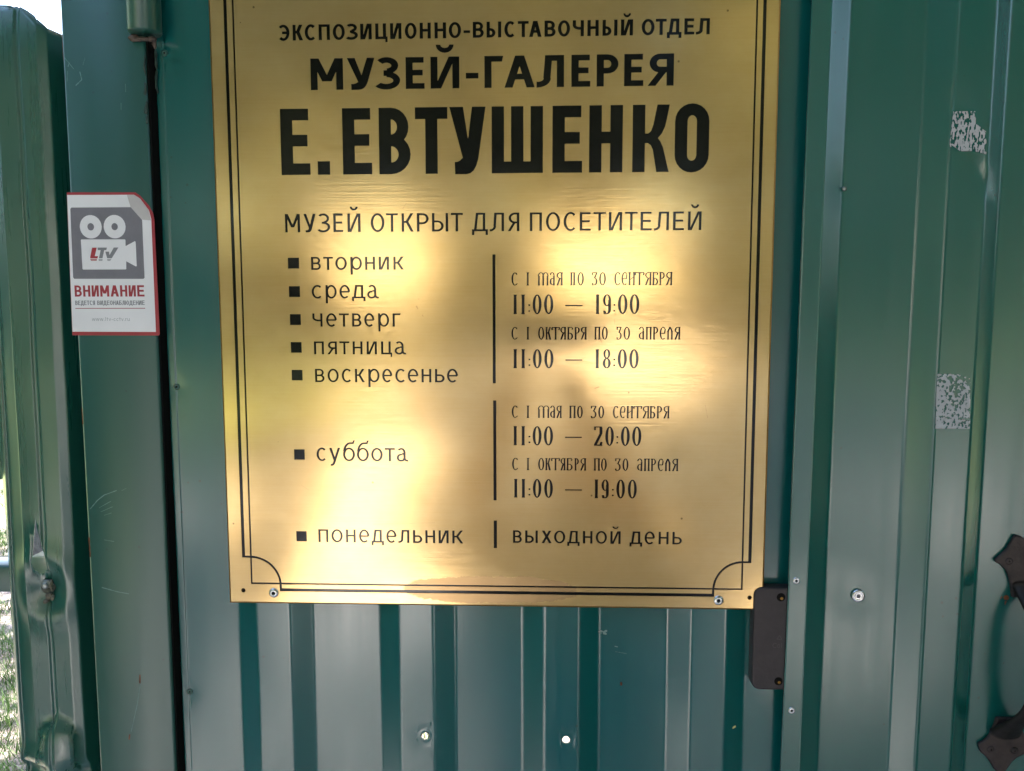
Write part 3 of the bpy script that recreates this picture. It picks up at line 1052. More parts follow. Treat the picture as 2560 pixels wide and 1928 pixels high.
flecks('paint_scratches', [([(290, -23.4), (300, -23.0)], 1.0), ([(289.5, -30), (289.6, -40)], .7), ([(306.5, -35), (309, -35.6)], .7),
                           ([(307, -39.5), (316, -41)], .25), ([(268, -123.2), (274, -123.4)], .5), ([(250.5, -62), (250.6, -30)], .3)], RAWCUT, gate, R0 - .35)
patch('tape_residue', [(251.3, -26.3), (259.0, -25.4), (258.7, -35.2), (251.5, -34.2)], R0 - .5, RAWCUT, gate, 2.0, .35, -.25, 1.3, 2)
patch('tape_residue', [(294.7, -22.1), (300.5, -21.7), (300.0, -25.6), (295.3, -25.1)], R0 - .5, RAWCUT, gate, 3.0, .3, -.1, 1.3, 2)
prism('yellow_paint_chip', [(395.9, -100.9), (397.2, -98.4), (399.5, -98.6), (402.4, -96.8), (402.8, -98.2), (399.5, -100.0), (396.8, -102.0)], 5.2, 5.5, CHIP, gate)
prism('brown_fleck', [(311.3, -65.2), (312.4, -64.8), (312.9, -66.4), (312.3, -67.6), (311.3, -67.0)], 9.4, 9.9, RUST, gate)

flecks('tarnish_specks', [([(116.6, 65.1), (124.4, 65.4), (164.9, 66.7)], .22), ([(154.3, 240.6), (154.5, 240)], 1.0), ([(152.5, 235.1), (153.8, 232.5)], 1.2), ([(157, 228.4), (157.6, 227)], .8),
                             ([(146, 312), (143, 307.8)], .5), ([(302.6, 224.9), (303.1, 220.5)], .35), ([(292.3, 210.1), (293.6, 206.6)], .45), ([(309, 271.5), (309.4, 269.8)], .45), ([(288.2, 172.3), (291.7, 173.6)], .9),
                             ([(372, 160), (374, 150)], .3), ([(60, 96), (66, 92)], .3)], simple('dark_tarnish', (.22, .13, .06), .6, .5), plaque, -.04)

# --- post at the left of the gate
post = empty('gate_post', (-.081, .03, 0), 'flat green square steel post with a welded hinge barrel, between torn fence sheet and gate', 'post')
box('gap_shade_strip', (-49.75, 2.6, -1480), (-48.3, 60, 830), simple('gap_shade_black', (.006, .006, .006), .9, 0, .1), post)  # added black strip that paints the shade in the gap beside the post
box('post_tube', (-113.6, 1.0, -1495), (-49.8, 61, 830), GREEN_POST, post, .0022)
lathe_o = None
bmv, bmf = [], []
nseg = 28
for z in (437, 438.2, 820):
    rr_ = 11.2 if z == 437 else 12.0
    for i in range(nseg):
        a = 2 * PI * i / nseg
        bmv.append(mm((-47.6 + rr_ * math.cos(a), -2.5 + rr_ * math.sin(a), z)))
for j in range(2):
    for i in range(nseg):
        bmf.append((j * nseg + i, j * nseg + (i + 1) % nseg, (j + 1) * nseg + (i + 1) % nseg, (j + 1) * nseg + i))
bmf.append(tuple(range(nseg - 1, -1, -1)))
mesh('hinge_barrel', bmv, bmf, paint('green_hinge_paint', (.002, .080, .060), rough=.34, dusty=.03, wav=.6, coat_ior=1.5), post, True)
blob('weld_bead', [(-57, -1, 434.5), (-52, -3, 433), (-47, -4, 432.5), (-43, -2, 433), (-43, 2, 431), (-56, .5, 438), (-57.5, .5, 446)],
     [(4, 2.5, 3.0), (3.5, 2.5, 2.0), (4, 3, 1.8), (3.5, 3, 2.4), (1.8, 2, 4), (1.5, 1.5, 6), (1.2, 1.2, 8)], simple('rusty_weld', (.12, .085, .07), .55, .2, nz=.5, nscale=200, bmp=.5), post)
blob('weld_bead', [(-44.8, 7, 421), (-45.2, 7.5, 405), (-51.3, 1.4, 398), (-51.0, 1.3, 384), (-50.5, 1.2, 376), (-50.7, 1.5, 415)],
     [(1.0, 1, 8), (.8, 1, 9), (1.3, 1, 5), (1.5, 1, 5), (1.2, 1, 4), (.8, 1, 8)], simple('painted_weld', (.03, .06, .05), .45, .1, nz=.5, nscale=250, bmp=.5), post)
flecks('paint_scratches', [([(-100.6, 411.3), (-99.4, 405.4), (-104.3, 401.2)], .8), ([(-111.7, 421.6), (-105, 413.1)], .5), ([(-109.5, 415), (-108.3, 418)], .9), ([(-110, 412), (-110.8, 404)], .5),
                           ([(-110.2, 75.1), (-104, 82), (-98.3, 86.4), (-87.9, 90.2)], .9), ([(-103, 76), (-93, 81.5)], .5), ([(-101.7, 72.8), (-92, 77)], .5), ([(-99, 70), (-93, 72)], .4),
                           ([(-100, 50), (-92, 48.8)], .6), ([(-104, 11), (-91, 7.5), (-82, 6)], .9), ([(-96, 421.5), (-98, 416)], .3),
                           ([(-84, 90), (-80, 92)], .3), ([(-76.2, -69), (-79, -84), (-83.9, -103), (-85.8, -110)], .55), ([(-70, 388), (-70.2, 383)], .4), ([(-66, 402), (-66, 396)], .3)], RAWCUT, post, .88)
flecks('rust_marks', [([(-76.2, -61.2), (-76.6, -68.5)], 1.4), ([(-87.0, -112), (-87.8, -116.5)], 1.2), ([(-112.6, 156), (-112.5, 143)], .9), ([(-112.4, 52), (-112.2, 36)], 1.4), ([(-112.9, 446), (-112.8, 420)], .5)], RUST, post, .9)

# --- the sticker on the post
st = empty('warning_sticker', mm((-82, .6, 267)), 'white and red camera surveillance sticker with peeling corner on the green post', 'sticker')
YS = .55


def arcpts(cx, cz, r, a0, a1, n=8):
    return [(cx + r * math.cos(math.radians(a0 + (a1 - a0) * i / n)), cz + r * math.sin(math.radians(a0 + (a1 - a0) * i / n))) for i in range(n + 1)]


def rrect(x0, z0, x1, z1, r):
    return arcpts(x1 - r, z1 - r, r, 0, 90, 5) + arcpts(x0 + r, z1 - r, r, 90, 180, 5) + arcpts(x0 + r, z0 + r, r, 180, 270, 5) + arcpts(x1 - r, z0 + r, r, 270, 360, 5)


prism('sticker_backing', [(-115.4, 322.0), (-62, 321.6), (-58.2, 319), (-51.5, 311.2), (-48.8, 305.5), (-48.2, 301.0), (-47.7, 214), (-48.6, 212.6), (-116.9, 212.8), (-116.6, 240)], YS, YS + .3, RED, st)
prism('white_face', [(-115.2, 320.0), (-63, 319.8), (-58.5, 317.0), (-52.0, 308.2), (-50.4, 301.5), (-50.6, 215.4), (-116.7, 215.6)], YS - .12, YS - .01, WHITE, st)
bigA = [[p for p in [(-113.2, 309.5), (-112.2, 310.5), (-66, 310.5), (-57.5, 301), (-57.6, 257), (-58.6, 256.2), (-112.9, 256.4), (-113.8, 257.4)]]]
circ = [ringpoly(-97.9, 295.9, 8.6, 8.9, 26), ringpoly(-79.2, 295.9, 8.6, 8.9, 26)]
hub = [ringpoly(-97.9, 295.9, 2.6, 2.8, 16), ringpoly(-79.2, 295.9, 2.5, 2.7, 16)]
body = [[(-106.2, 285.9), (-105.7, 286.4), (-71.7, 286.3), (-71.2, 285.7), (-71.3, 281.2), (-63.9, 284.9), (-63.3, 284.2), (-63.3, 266.1), (-63.9, 265.6), (-71.4, 269.6), (-71.6, 263.7), (-72.2, 263.4), (-105.6, 263.4), (-106.1, 264.0)]]


def flat(name, polys, y, m, parent, cut=()):
    v, e, f, ov, oe, of = cdt(list(polys) + list(cut))
    k = len(polys)
    keep = [tuple(q) for q, o in zip(f, of) if any(i < k for i in o) and not any(i >= k for i in o)]
    vv = [mm((p[0], y, p[1])) for p in v]
    o = mesh(name, vv, keep, m, parent)
    bm = bmesh.new()
    bm.from_mesh(o.data)
    bmesh.ops.delete(bm, geom=[q for q in bm.verts if not q.link_faces], context='VERTS')
    for fc in bm.faces:
        if fc.normal.y > 0:
            fc.normal_flip()
    bm.to_mesh(o.data)
    bm.free()
    return o


flat('camera_pictogram_ground', bigA, YS - .18, GREYINK, st, circ + body)
flat('camera_reel_hub', hub, YS - .18, GREYINK, st)
flat('peeling_corner', [[(-68.5, 319.7), (-63, 319.7), (-58.5, 316.9), (-52.1, 308.2), (-50.6, 300.5), (-57.4, 301.1), (-66, 310.4)]], YS - .16, FOIL, st)
flat('logo_letter', [[(-97.6, 280.1), (-94.0, 280.1), (-95.9, 273.6), (-93.3, 273.6), (-93.9, 271.9), (-99.2, 271.9), (-99.6, 272.6)]], YS - .2, RED, st)
flat('logo_letter', [[(-93.4, 280.1), (-86.0, 280.1), (-86.6, 278.2), (-88.2, 278.2), (-89.9, 272.0), (-92.7, 272.0), (-91.0, 278.2), (-93.2, 278.2)],
                     [(-87.4, 277.0), (-84.6, 277.0), (-84.2, 274.4), (-80.6, 280.1), (-77.0, 280.1), (-82.6, 272.0), (-86.2, 272.0)]], YS - .2, GREYTXT, st)
flat('logo_reflection', [[(-99.7, 271.4), (-94.2, 271.4), (-94.6, 270.1), (-98.9, 270.1)]], YS - .2, simple('pale_red_ink', (.50, .20, .21), .4), st)
flat('logo_reflection', [[(-93.0, 271.4), (-89.8, 271.4), (-90.1, 270.0), (-92.9, 270.0)], [(-86.4, 271.4), (-82.9, 271.4), (-84.0, 270.0), (-86.0, 270.0)]], YS - .2, PALETXT, st)


def word(txt, x0, x1, z0, z1, t, h, style='bold', gap=.14, wid={}):
    """letters of equal rhythm between x0 and x1"""
    ws = [wid.get(c_, 1.0) for c_ in txt]
    tot = sum(ws) + gap * (len(txt) - 1)
    u = (x1 - x0) / tot
    x = x0
    ps = []
    for c_, w_ in zip(txt, ws):
        if c_ != ' ':
            ps += [[(x + a, z0 + b_) for a, b_ in p] for p in (latin(c_, w_ * u, z1 - z0, t, h) if style == 'latin' else glyph(c_, w_ * u, z1 - z0, t, h, style))]
        x += (w_ + gap) * u
    return ps


def latin(ch, W, H, t, h):
    g = Gl(W, H, t, h)
    if ch == 'w':
        for a in (0, .5):
            g.s_(W * (a + .25) - t / 2, 0, W * a, H, t).s_(W * (a + .25) - t / 2, 0, W * (a + .5) - t * .6, H, t)
    elif ch == 'v':
        g.s_(W * .5 - t / 2, 0, 0, H, t).s_(W * .5 - t / 2, 0, W - t, H, t)
    elif ch == 'l':
        g.r(W / 2 - t / 2, 0, W / 2 + t / 2, H * 1.45)
    elif ch == 't':
        g.r(W * .35, 0, W * .35 + t, H * 1.3).r(0, H - h, W, H)
    elif ch == 'c':
        g.arc(W * .55, H / 2, W * .55, H / 2, 50, 310)
    elif ch == 'r':
        g.r(0, 0, t, H).arc(W * .7, H * .55, W * .7, H * .45, 80, 180)
    elif ch == 'u':
        g.r(W - t, 0, W, H).r(0, H * .4, t, H).arc(W / 2, H * .42, W / 2, H * .42, 180, 360)
    elif ch == '-':
        g.r(0, H * .4, W, H * .4 + h)
    elif ch == '.':
        g.r(W / 2 - t * .6, 0, W / 2 + t * .6, t * 1.2)
    return g.p


flat('lettering', word('ВНИМАНИЕ', -113.2, -58.2, 242.7, 251.3, 1.7, 1.45, gap=.2, wid={'М': 1.25, 'А': 1.15}), YS - .18, RED, st)
flat('lettering', word('ВЕДЕТСЯ', -113.2, -97.6, 236.2, 239.6, .62, .5, wid={'Д': 1.2, 'Ю': 1.4}), YS - .18, GREYTXT, st)
flat('lettering', word('ВИДЕОНАБЛЮДЕНИЕ', -95.8, -58.4, 236.2, 239.6, .62, .5, wid={'Д': 1.2, 'Ю': 1.4}), YS - .18, GREYTXT, st)
flat('red_rule', [bar(-113.3, 233.4, -58.2, 233.9)], YS - .18, RED, st)
flat('lettering', word('www.ltv-cctv.ru', -100.6, -70.8, 223.9, 226.0, .33, .33, 'latin', .22, {'w': 1.5, 'l': .4, '.': .4, 't': .7, 'r': .6, '-': .7}), YS - .18, PALETXT, st)

# --- the torn fence sheet beyond the post
YL = 20.0
fence = empty('torn_fence', (-.165, .03, 0), 'bent green fence sheet with torn top and dents, left of the steel post', 'fence panel')


def topz(u):
    return float(np.interp(u, [-260, -190, -172, -160.2, -151.2, -145.2, -140.8, -133.7, -124.7, -112, -100], [473, 471, 468.6, 467.6, 464.3, 458.2, 453.2, 449.8, 446.0, 440, 438]) + .5 * math.sin(u * 1.7))


def dent_fence(u, z):
    d = 0
    q = math.hypot((u + 162) / 1.0, (z - 3) / 1.25)
    d += 5.0 * math.exp(-(q / 12) ** 2) - 2.2 * math.exp(-((q - 21) / 9) ** 2)
    # creased half-dome at the foot
    ex, ez = (u + 157.5) / 17.0, (z + 137) / 26.0
    e_ = ex * ex + ez * ez
    if e_ < 1:
        d -= 8.5 * math.sqrt(1 - e_) * (1.0 if z > -139 else 1.0)
    if z < -120:
        d += 6.0 * math.exp(-((z + 158) / 9) ** 2) * (.4 + .6 * math.sin((u + 200) * .13))
        d -= 5.0 * math.exp(-((z + 146) / 6) ** 2) * (1 if u < -172 else .2)
    d += 1.6 * smoothnoise(u, z * .5, 45, 8.0)
    # the sheet bends away where it is torn
    d += 3.0 * max(0, (z - 430) / 40) ** 2
    # opening round the tear
    d -= 1.6 * math.exp(-(((u + 168.5) / 5) ** 2 + ((z - 38) / 16) ** 2))
    return d


tear = [(-167.4, 62.0), (-166.4, 55.0), (-164.8, 48.5), (-163.6, 41), (-161.6, 33), (-160.6, 27.0), (-161.5, 18.5), (-166, 12.5), (-171.5, 19.0), (-172.2, 26), (-170.4, 31), (-169.4, 44)]
corL = [(-300, YL + 24), (-212, YL + 24), (-200, YL + 9), (-193.8, YL + 3.5), (-192.0, YL + 5), (-179.6, YL + .5), (-178.6, YL), (-163.6, YL), (-162.2, YL + 1.2), (-160.2, YL + 1.2), (-158.8, YL), (-145.2, YL), (-137.9, YL + 2.5), (-127, YL + 26), (-112, YL + 30)]
sheet('torn_sheet', corL, -1480, topz, paint('green_fence_paint', (.002, .095, .068), rough=.25, dusty=.04, wav=1.3, coat_ior=1.68), fence, 6, dent=dent_fence, holes=[tear, [(-310, -1500), (-196.5, -1500), (-195.5, -158), (-199, -126), (-197.4, -100), (-198.4, -35), (-200, -14), (-196.6, -6), (-197.5, 30), (-199.5, 70), (-203, 88), (-310, 95)]], seed=5.0, wave=.9, r=1.1)
box('fence_rail', (-420, YL + 34, -14), (-190, YL + 60, 10), GREEN_POST, fence, .002)
sc = lathe('roofing_screw', [(5.2, -1.5), (5.0, .2), (4.2, .8), (3.0, 1.0), (2.9, 3.2), (2.4, 3.9)], (-163.0, YL + 2.5, 4.8), STEEL_OLD, fence, 6, tilt=(.12, -.2))
lathe('sealing_washer', [(5.6, -2.0), (5.8, -.4), (4.9, .15), (3.1, .4)], (-162.0, YL + 2.6, 3.4), simple('crumpled_dirty_washer', (.10, .11, .09), .6, .3, nz=.6, nscale=300, bmp=.8), None, 22, tilt=(.2, .25)).parent = sc
blob('mud_crust', [(-161.5, YL + 1.0, -4.5), (-163.5, YL + 1, -8.5), (-158.8, YL + 1.5, -6.0), (-158.2, YL + .5, 5)], [(2.6, 1.8, 2.8), (2.2, 1.4, 2), (1.6, 1.2, 2.6), (1.2, 1.5, 5)], simple('dried_mud', (.17, .15, .11), .8, nz=.6, nscale=300, bmp=.6), fence)
bl = box('batten_end', (-181, YL + 9, 12), (-164, YL + 30, 26.5), BLOCK, None, .0012)
tag(bl, 'pale wooden batten end showing through the tear in the fence sheet', 'batten')
gr_ = box('stone_block', (-222, YL + 40, -60), (-181, YL + 90, 75), simple('rough_grey_stone', (.30, .27, .31), .8, nz=.5, nscale=250, bmp=.8), None, .004)
tag(gr_, 'rough grey stone seen in the slit of the torn fence sheet', 'stone')

# --- the other leaf, in front, at the right
YR = -4.0
leaf = empty('gate_leaf', (.6, .0, .0), 'right hand green corrugated gate leaf with a dark iron pull handle', 'gate leaf')
LEAN = .0078
u0 = [435.6, 451.2, 466.5, 521.2, 537.5, 565.8, 580.2]


def C2(i, k=0):
    return u0[i] + k * 113.8 + 1.2


corR = [(C2(0) + .2, YR + 2.2), (C2(0) + .4, YR + .2), (C2(0) + 1.2, YR), (C2(1) - 1.6, YR), (C2(1) - 1.0, YR - .45), (C2(1), YR), (C2(2), YR + 8), (C2(3), YR + 8), (C2(4), YR), (C2(4) + .01 + 1.4, YR - .35), (C2(4) + 2.9, YR), (C2(5), YR), (C2(6), YR + 8)]
for k in (1, 2):
    corR += [(C2(3, k), YR + 8), (C2(4, k), YR), (C2(5, k), YR), (C2(6, k), YR + 8)]
corR += [(C2(3, 3), YR + 8), (C2(3, 3) + 20, YR + 8)]


def dent_leaf(u, z):
    d = .8 * math.exp(-(math.hypot(u - 470, z - 320) / 12) ** 2) + .9 * math.exp(-(math.hypot(u - 489.5, z - 11) / 14) ** 2)
    a, c_ = u - 560.5, z - 332
    d += 2.4 * math.exp(-((a * .90 + c_ * .43) / 5) ** 2 - ((-a * .43 + c_ * .90) / 17) ** 2)
    d += .9 * math.exp(-((u - 545) / 9) ** 2 - ((z - 378) / 8) ** 2)
    return d


sheet('corrugated_sheet', corR, -1440, 830, GREEN_STRIP, leaf, 11, lean=LEAN, dent=dent_leaf, seed=9.2, wave=.7)
box('frame_tube', (464, 13.5, -1440), (500, 50, 830), DARKTUBE, leaf, .001)
for x, z in ((443.1, 25.3), (442.8, -78.5)):
    rv = lathe('rivet', [(2.75, 0), (2.7, .4), (2.2, .95), (1.0, 1.15), (.85, .8), (.8, .4)], (x, YR - .1, z), STEEL, leaf, 20)
    lathe('mandrel_hole', [(.8, .35), (.75, .82)], (x, YR - .1, z), HOLE, None, 10).parent = rv
sc = lathe('steel_bolt', [(5.1, -.2), (5.0, .7), (4.6, 1.3), (3.6, 1.6), (2.9, 1.5), (2.6, 1.35), (2.2, 1.4), (1.5, 1.4)], (493.3, YR + 7.9, 11.2), STEEL, leaf, 28)
lathe('hex_socket', [(1.9, 1.2), (1.75, 1.46), (1.0, 1.47)], (493.3, YR + 7.9, 11.2), simple('socket_shadow_steel', (.14, .14, .16), .5, .6), None, 6).parent = sc
sc = lathe('rusty_screw', [(2.0, -.2), (1.9, .5), (1.2, .9), (.8, .7)], (605.4, YR + 7.9, 11.1), RUST, leaf, 16)
lathe('small_screw', [(1.7, -.2), (1.6, .8), (.9, 1.3)], (471.0, YR + 7.4, 320.8), STEEL_OLD, leaf, 14)
flecks('rust_marks', [([(605, 8.5), (604.6, 5.5)], 1.5), ([(602, 12), (601, 10)], .8)], RUST, leaf, YR + 7.4)

# adhesive left by torn notices
LX = LEAN
r1 = patch('notice_residue', [(543.4, 373.7), (559.1, 373.5), (559.5, 365.0), (567.2, 359.2), (568.2, 343.3), (559.6, 345.5), (549.9, 345.5), (543.0, 350.3), (542.6, 344), (542.0, 352)], YR - .75, RESIDUE, None, 1.3, .33, .02, 1.35, 2.6, lambda x, z: .10 - .25 * (z > 372.5) * (x > 556))
tag(r1, 'streaky white scrap of torn notice stuck high on the right leaf', 'paper residue', 'torn notice scraps')
r2 = patch('notice_residue', [(541.2, 184.5), (556, 184.0), (565.2, 181), (566.9, 143.4), (541.5, 143.3)], YR - .75, RESIDUE, None, 7.7, .36, -.12, 1.9, 1.2, lambda x, z: .16 * (163 - z) / 20 + (.12 if x < 548 else -.04))
tag(r2, 'blotchy white rectangle of torn notice lower on the right leaf', 'paper residue', 'torn notice scraps')
for o in (r1, r2):
    o['kind'] = 'thing'

# --- the lock box behind the edge of the right leaf
lock = empty('lock_box', mm((428, 5, -22)), 'brown painted box lock with rounded corners half hidden behind the right leaf', 'lock')
cutl = rrect(412.2, -63.5, 452, 18.4, 6.5)
bdy = prism('lock_body', cutl, -2.0, 9.6, LOCKPAINT, lock, .0016, 3)
for x, z in ((432.7, 11.2), (432.8, -56.2)):
    lathe('screw_hole', [(3.4, -.3), (3.3, .06), (2.4, .07)], (x, -2.0, z), HOLE, lock, 18)
    lathe('brass_screw_tip', [(1.2, .08), (1.1, .4), (.5, .5)], (x + .6, -2.0, z - 1), BRASS_EDGE, lock, 10)
LT = simple('raised_brown_marking', (.085, .07, .072), .45, 0, nz=.1)
em = Gl(3.4, 3.9, .35, .35)
em.arc(1.7, 1.95, 1.7, 1.95, 40, 320)
em.arc(4.6, 1.6, 1.0, 1.6, 0, 360)
em.r(6.6, 0, 7.0, 4.0)
flat('raised_marking', [[(427.4 + a, -29.3 + b_) for a, b_ in p] for p in em.p], -2.12, LT, lock)
tri = Gl(1, 1, .35, .35)
tri.s_(0, 0, 1.9, 3.4, .4).s_(3.8, 0, 1.9, 3.4, .4).r(0, 0, 4.1, .35)
flat('raised_marking', [[(430.4 + a, -22.5 + b_) for a, b_ in p] for p in tri.p], -2.12, LT, lock)

# --- forged pull handle
hd = empty('pull_handle', mm((610, 4, -35)), 'dark forged iron pull handle with notched fixing plates at the right edge', 'handle')
plT = [(593.9, 41.6), (597.2, 45.0), (602.3, 50.2), (605.6, 57.0), (607.9, 61.2), (612.3, 60.2), (616.4, 57.6), (621.5, 60.4), (626.5, 60.8), (628.5, 55.5), (632.5, 49.5), (637.8, 44.6), (640.6, 41.2), (636.4, 38.2), (630.8, 33.5), (628.6, 24), (626.8, 12), (608.4, 12), (605.8, 26), (602.8, 33.2), (598.4, 38.0), (594.6, 39.4)]
plB = [(589.0, -105.6), (593.6, -103.4), (597.2, -99.0), (600.0, -92), (602.0, -84), (619.5, -84), (621.5, -92), (624.5, -99), (628.5, -103.6), (633.0, -105.8), (630.4, -111.6), (625.4, -113.4), (620.0, -116.0), (615.4, -120.4), (611.8, -127.0), (607.6, -129.4), (603.2, -127.2), (599.8, -121.6), (596.0, -116.4), (591.4, -112.6)]
prism('fixing_plate', plT, YR + 4.6, YR + 7.8, IRON_PLATE, hd, .0012, 2)
prism('fixing_plate', plB, YR + 4.6, YR + 7.8, IRON_PLATE, hd, .0012, 2)
pts = [(616, 1, 22), (616, -6, 14), (615.5, -16, 4), (615, -23, -8), (615, -27, -22), (614.5, -27.5, -38), (613, -26, -54), (612, -21, -68), (610, -13, -79), (609, -6, -88), (609, 1, -96)]
wd = [9, 7.2, 5.6, 5.0, 5.6, 6.4, 5.8, 5.2, 6.2, 9.0, 12.0]
vv, ff = [], []
ns = 14
for i, (p, w_) in enumerate(zip(pts, wd)):
    a = Vector(pts[max(0, i - 1)])
    c_ = Vector(pts[min(len(pts) - 1, i + 1)])
    tg = (c_ - a).normalized()
    sx = Vector((1, 0, 0))
    sy = tg.cross(sx).normalized()
    for j in range(ns):
        an = 2 * PI * j / ns
        q = Vector(p) + sx * math.cos(an) * w_ + sy * math.sin(an) * w_ * .5
        vv.append(mm(q))
for i in range(len(pts) - 1):
    for j in range(ns):
        ff.append((i * ns + j, i * ns + (j + 1) % ns, (i + 1) * ns + (j + 1) % ns, (i + 1) * ns + j))
ff += [tuple(range(ns)), tuple(range(len(pts) * ns - 1, (len(pts) - 1) * ns - 1, -1))]
gp = mesh('grip', vv, ff, IRON, hd, True)
gs = gp.modifiers.new('smooth', 'SUBSURF')
gs.levels = gs.render_levels = 2
for x, z in ((604.1, 40.8), (598.7, -109.7), (616.7, -110.3), (630.4, 42.0)):
    sw = lathe('screw', [(2.9, -.2), (2.8, .35), (2.0, .9), (.9, 1.05), (.7, .7)], (x, YR + 4.6, z), IRON_PLATE, hd, 18)
    lathe('screw_recess', [(.9, .85), (.8, 1.1)], (x, YR + 4.6, z), HOLE, None, 4).parent = sw


# ------------------------------------------------------------------ ground, path, planting: seen past the fence and as reflections in brass and paint
def grid_ground(name, x0, x1, y0, y1, z, m, n=2):
    vv = [(x0, y0, z), (x1, y0, z), (x1, y1, z), (x0, y1, z)]
    o = mesh(name, vv, [(0, 1, 2, 3)], m)
    return tag(o, kind='structure')


def ground_mat(name, ca, cb, cc, sc, bmpd):
    m, nt, b = mat(name)
    co = objcoord(nt)
    n1 = noisetex(nt, co, sc, 6, .65)
    n2 = noisetex(nt, co, sc * 9, 4, .7)
    c = mixc(nt, ramp(nt, n1, [(.35, gr(0)), (.65, gr(1))]), ca, cb)
    c = mixc(nt, ramp(nt, n2, [(.45, gr(0)), (.7, gr(1))]), c, cc)
    nt.links.new(c, b.inputs['Base Color'])
    b.inputs['Roughness'].default_value = .9
    b.inputs['Specular IOR Level'].default_value = .2
    nt.links.new(bump(nt, b, n2, .8, bmpd), b.inputs['Normal'])
    return m


SOIL = ground_mat('lawn_ground', (.07, .12, .03), (.12, .17, .05), (.22, .19, .13), .9, .04)
PAVE = ground_mat('pale_paving', (.53, .50, .50), (.47, .45, .46), (.38, .36, .36), .6, .01)
GRAVEL = ground_mat('pink_gravel', (.26, .20, .19), (.10, .12, .07), (.38, .31, .31), 3.0, .04)
grid_ground('ground', -300, 300, -300, 300, -.02, SOIL)
grid_ground('paved_path', -3.4, 7.0, -40, -.15, 0, PAVE)
grid_ground('gravel_yard', -6, 5, .12, 9, 0, GRAVEL)

LEAF, nt, b = mat('leaf_green')
oc = objcoord(nt)
cl = ramp(nt, noisetex(nt, oc, .5, 3), [(.3, (.07, .09, .045)), (.7, (.14, .145, .07))])
nt.links.new(cl, b.inputs['Base Color'])
inp(b, Roughness=.45)
tr = N(nt, 'ShaderNodeBsdfTranslucent')
nt.links.new(cl, tr.inputs[0])
mx = N(nt, 'ShaderNodeMixShader')
mx.inputs[0].default_value = .4
nt.links.new(b.outputs[0], mx.inputs[1])
nt.links.new(tr.outputs[0], mx.inputs[2])
nt.links.new(mx.outputs[0], nt.nodes['Material Output'].inputs[0])
DARKLEAF = simple('dark_conifer_green', (.012, .040, .020), .6, nz=.4, nscale=3)
BARK = simple('bark', (.09, .07, .055), .9, nz=.4, nscale=20)
GRASS = simple('grass_blade', (.10, .19, .04), .5, nz=.4, nscale=3)


def leaf_cloud(name, crowns, m, size, seed, kind='stuff', reject=None):
    """leaf-sized faces scattered in lumpy crowns: (centre, radii, count)"""
    g = np.random.default_rng(seed)
    V, n = [], 0
    for c_, rad, cnt in crowns:
        c_, rad = np.array(c_), np.array(rad)
        # lumps inside the crown
        L = g.normal(size=(max(5, cnt // 110), 3))
        L /= np.linalg.norm(L, axis=1)[:, None]
        L *= g.uniform(.25, .85, (len(L), 1))
        k = g.integers(0, len(L), cnt)
        d = g.normal(size=(cnt, 3))
        d /= np.linalg.norm(d, axis=1)[:, None]
        p = L[k] + d * (g.uniform(.0, 1, (cnt, 1)) ** .45) * .30
        p = c_ + p * rad
        if reject is not None:
            p = p[~reject(p)]
        q = len(p)
        a = g.normal(size=(q, 3))
        a /= np.linalg.norm(a, axis=1)[:, None]
        b_ = np.cross(a, g.normal(size=(q, 3)))
        b_ /= np.linalg.norm(b_, axis=1)[:, None]
        s_ = size * g.uniform(.6, 1.3, (q, 1))
        V.append(np.stack([p - a * s_, p + b_ * s_ * .45, p + a * s_, p - b_ * s_ * .45], 1).reshape(-1, 3))
        n += q
    V = np.concatenate(V)
    me = bpy.data.meshes.new(name)
    me.vertices.add(len(V))
    me.vertices.foreach_set('co', V.ravel())
    me.loops.add(len(V))
    me.loops.foreach_set('vertex_index', np.arange(len(V)))
    me.polygons.add(n)
    me.polygons.foreach_set('loop_start', np.arange(n) * 4)
    me.materials.append(m)
    me.update(calc_edges=True)
    me.validate()
    o = bpy.data.objects.new(name, me)
    COL.objects.link(o)
    return tag(o, kind=kind)


g = np.random.default_rng(3)
cr = []
for i in range(30):
    x = -46 + 92 * (i + .5) / 30 + g.uniform(-.5, .5)
    for z, rz in ((3.4, 3.4), (9.0, 4.0), (14.5, 3.6)):
        if z < 5 and (-1.2 < x < 5.8 or -9.0 < x < -3.2):
            continue
        cr.append(((x + g.uniform(-.6, .6), -30 + g.uniform(-2.5, 2.5), z + g.uniform(-.5, .5)), (3.1, 2.8, rz * 1.1), 3200))
for i in range(14):
    cr.append(((-15 + 2 * i, -33, 7.5), (2.0, 1.4, 1.5), 1500))
for i in range(16):
    cr.append(((-15 + 2 * i, -38, 1.3), (1.5, 1.0, 1.6), 900))
leaf_cloud('trees', cr, LEAF, .42, 4)
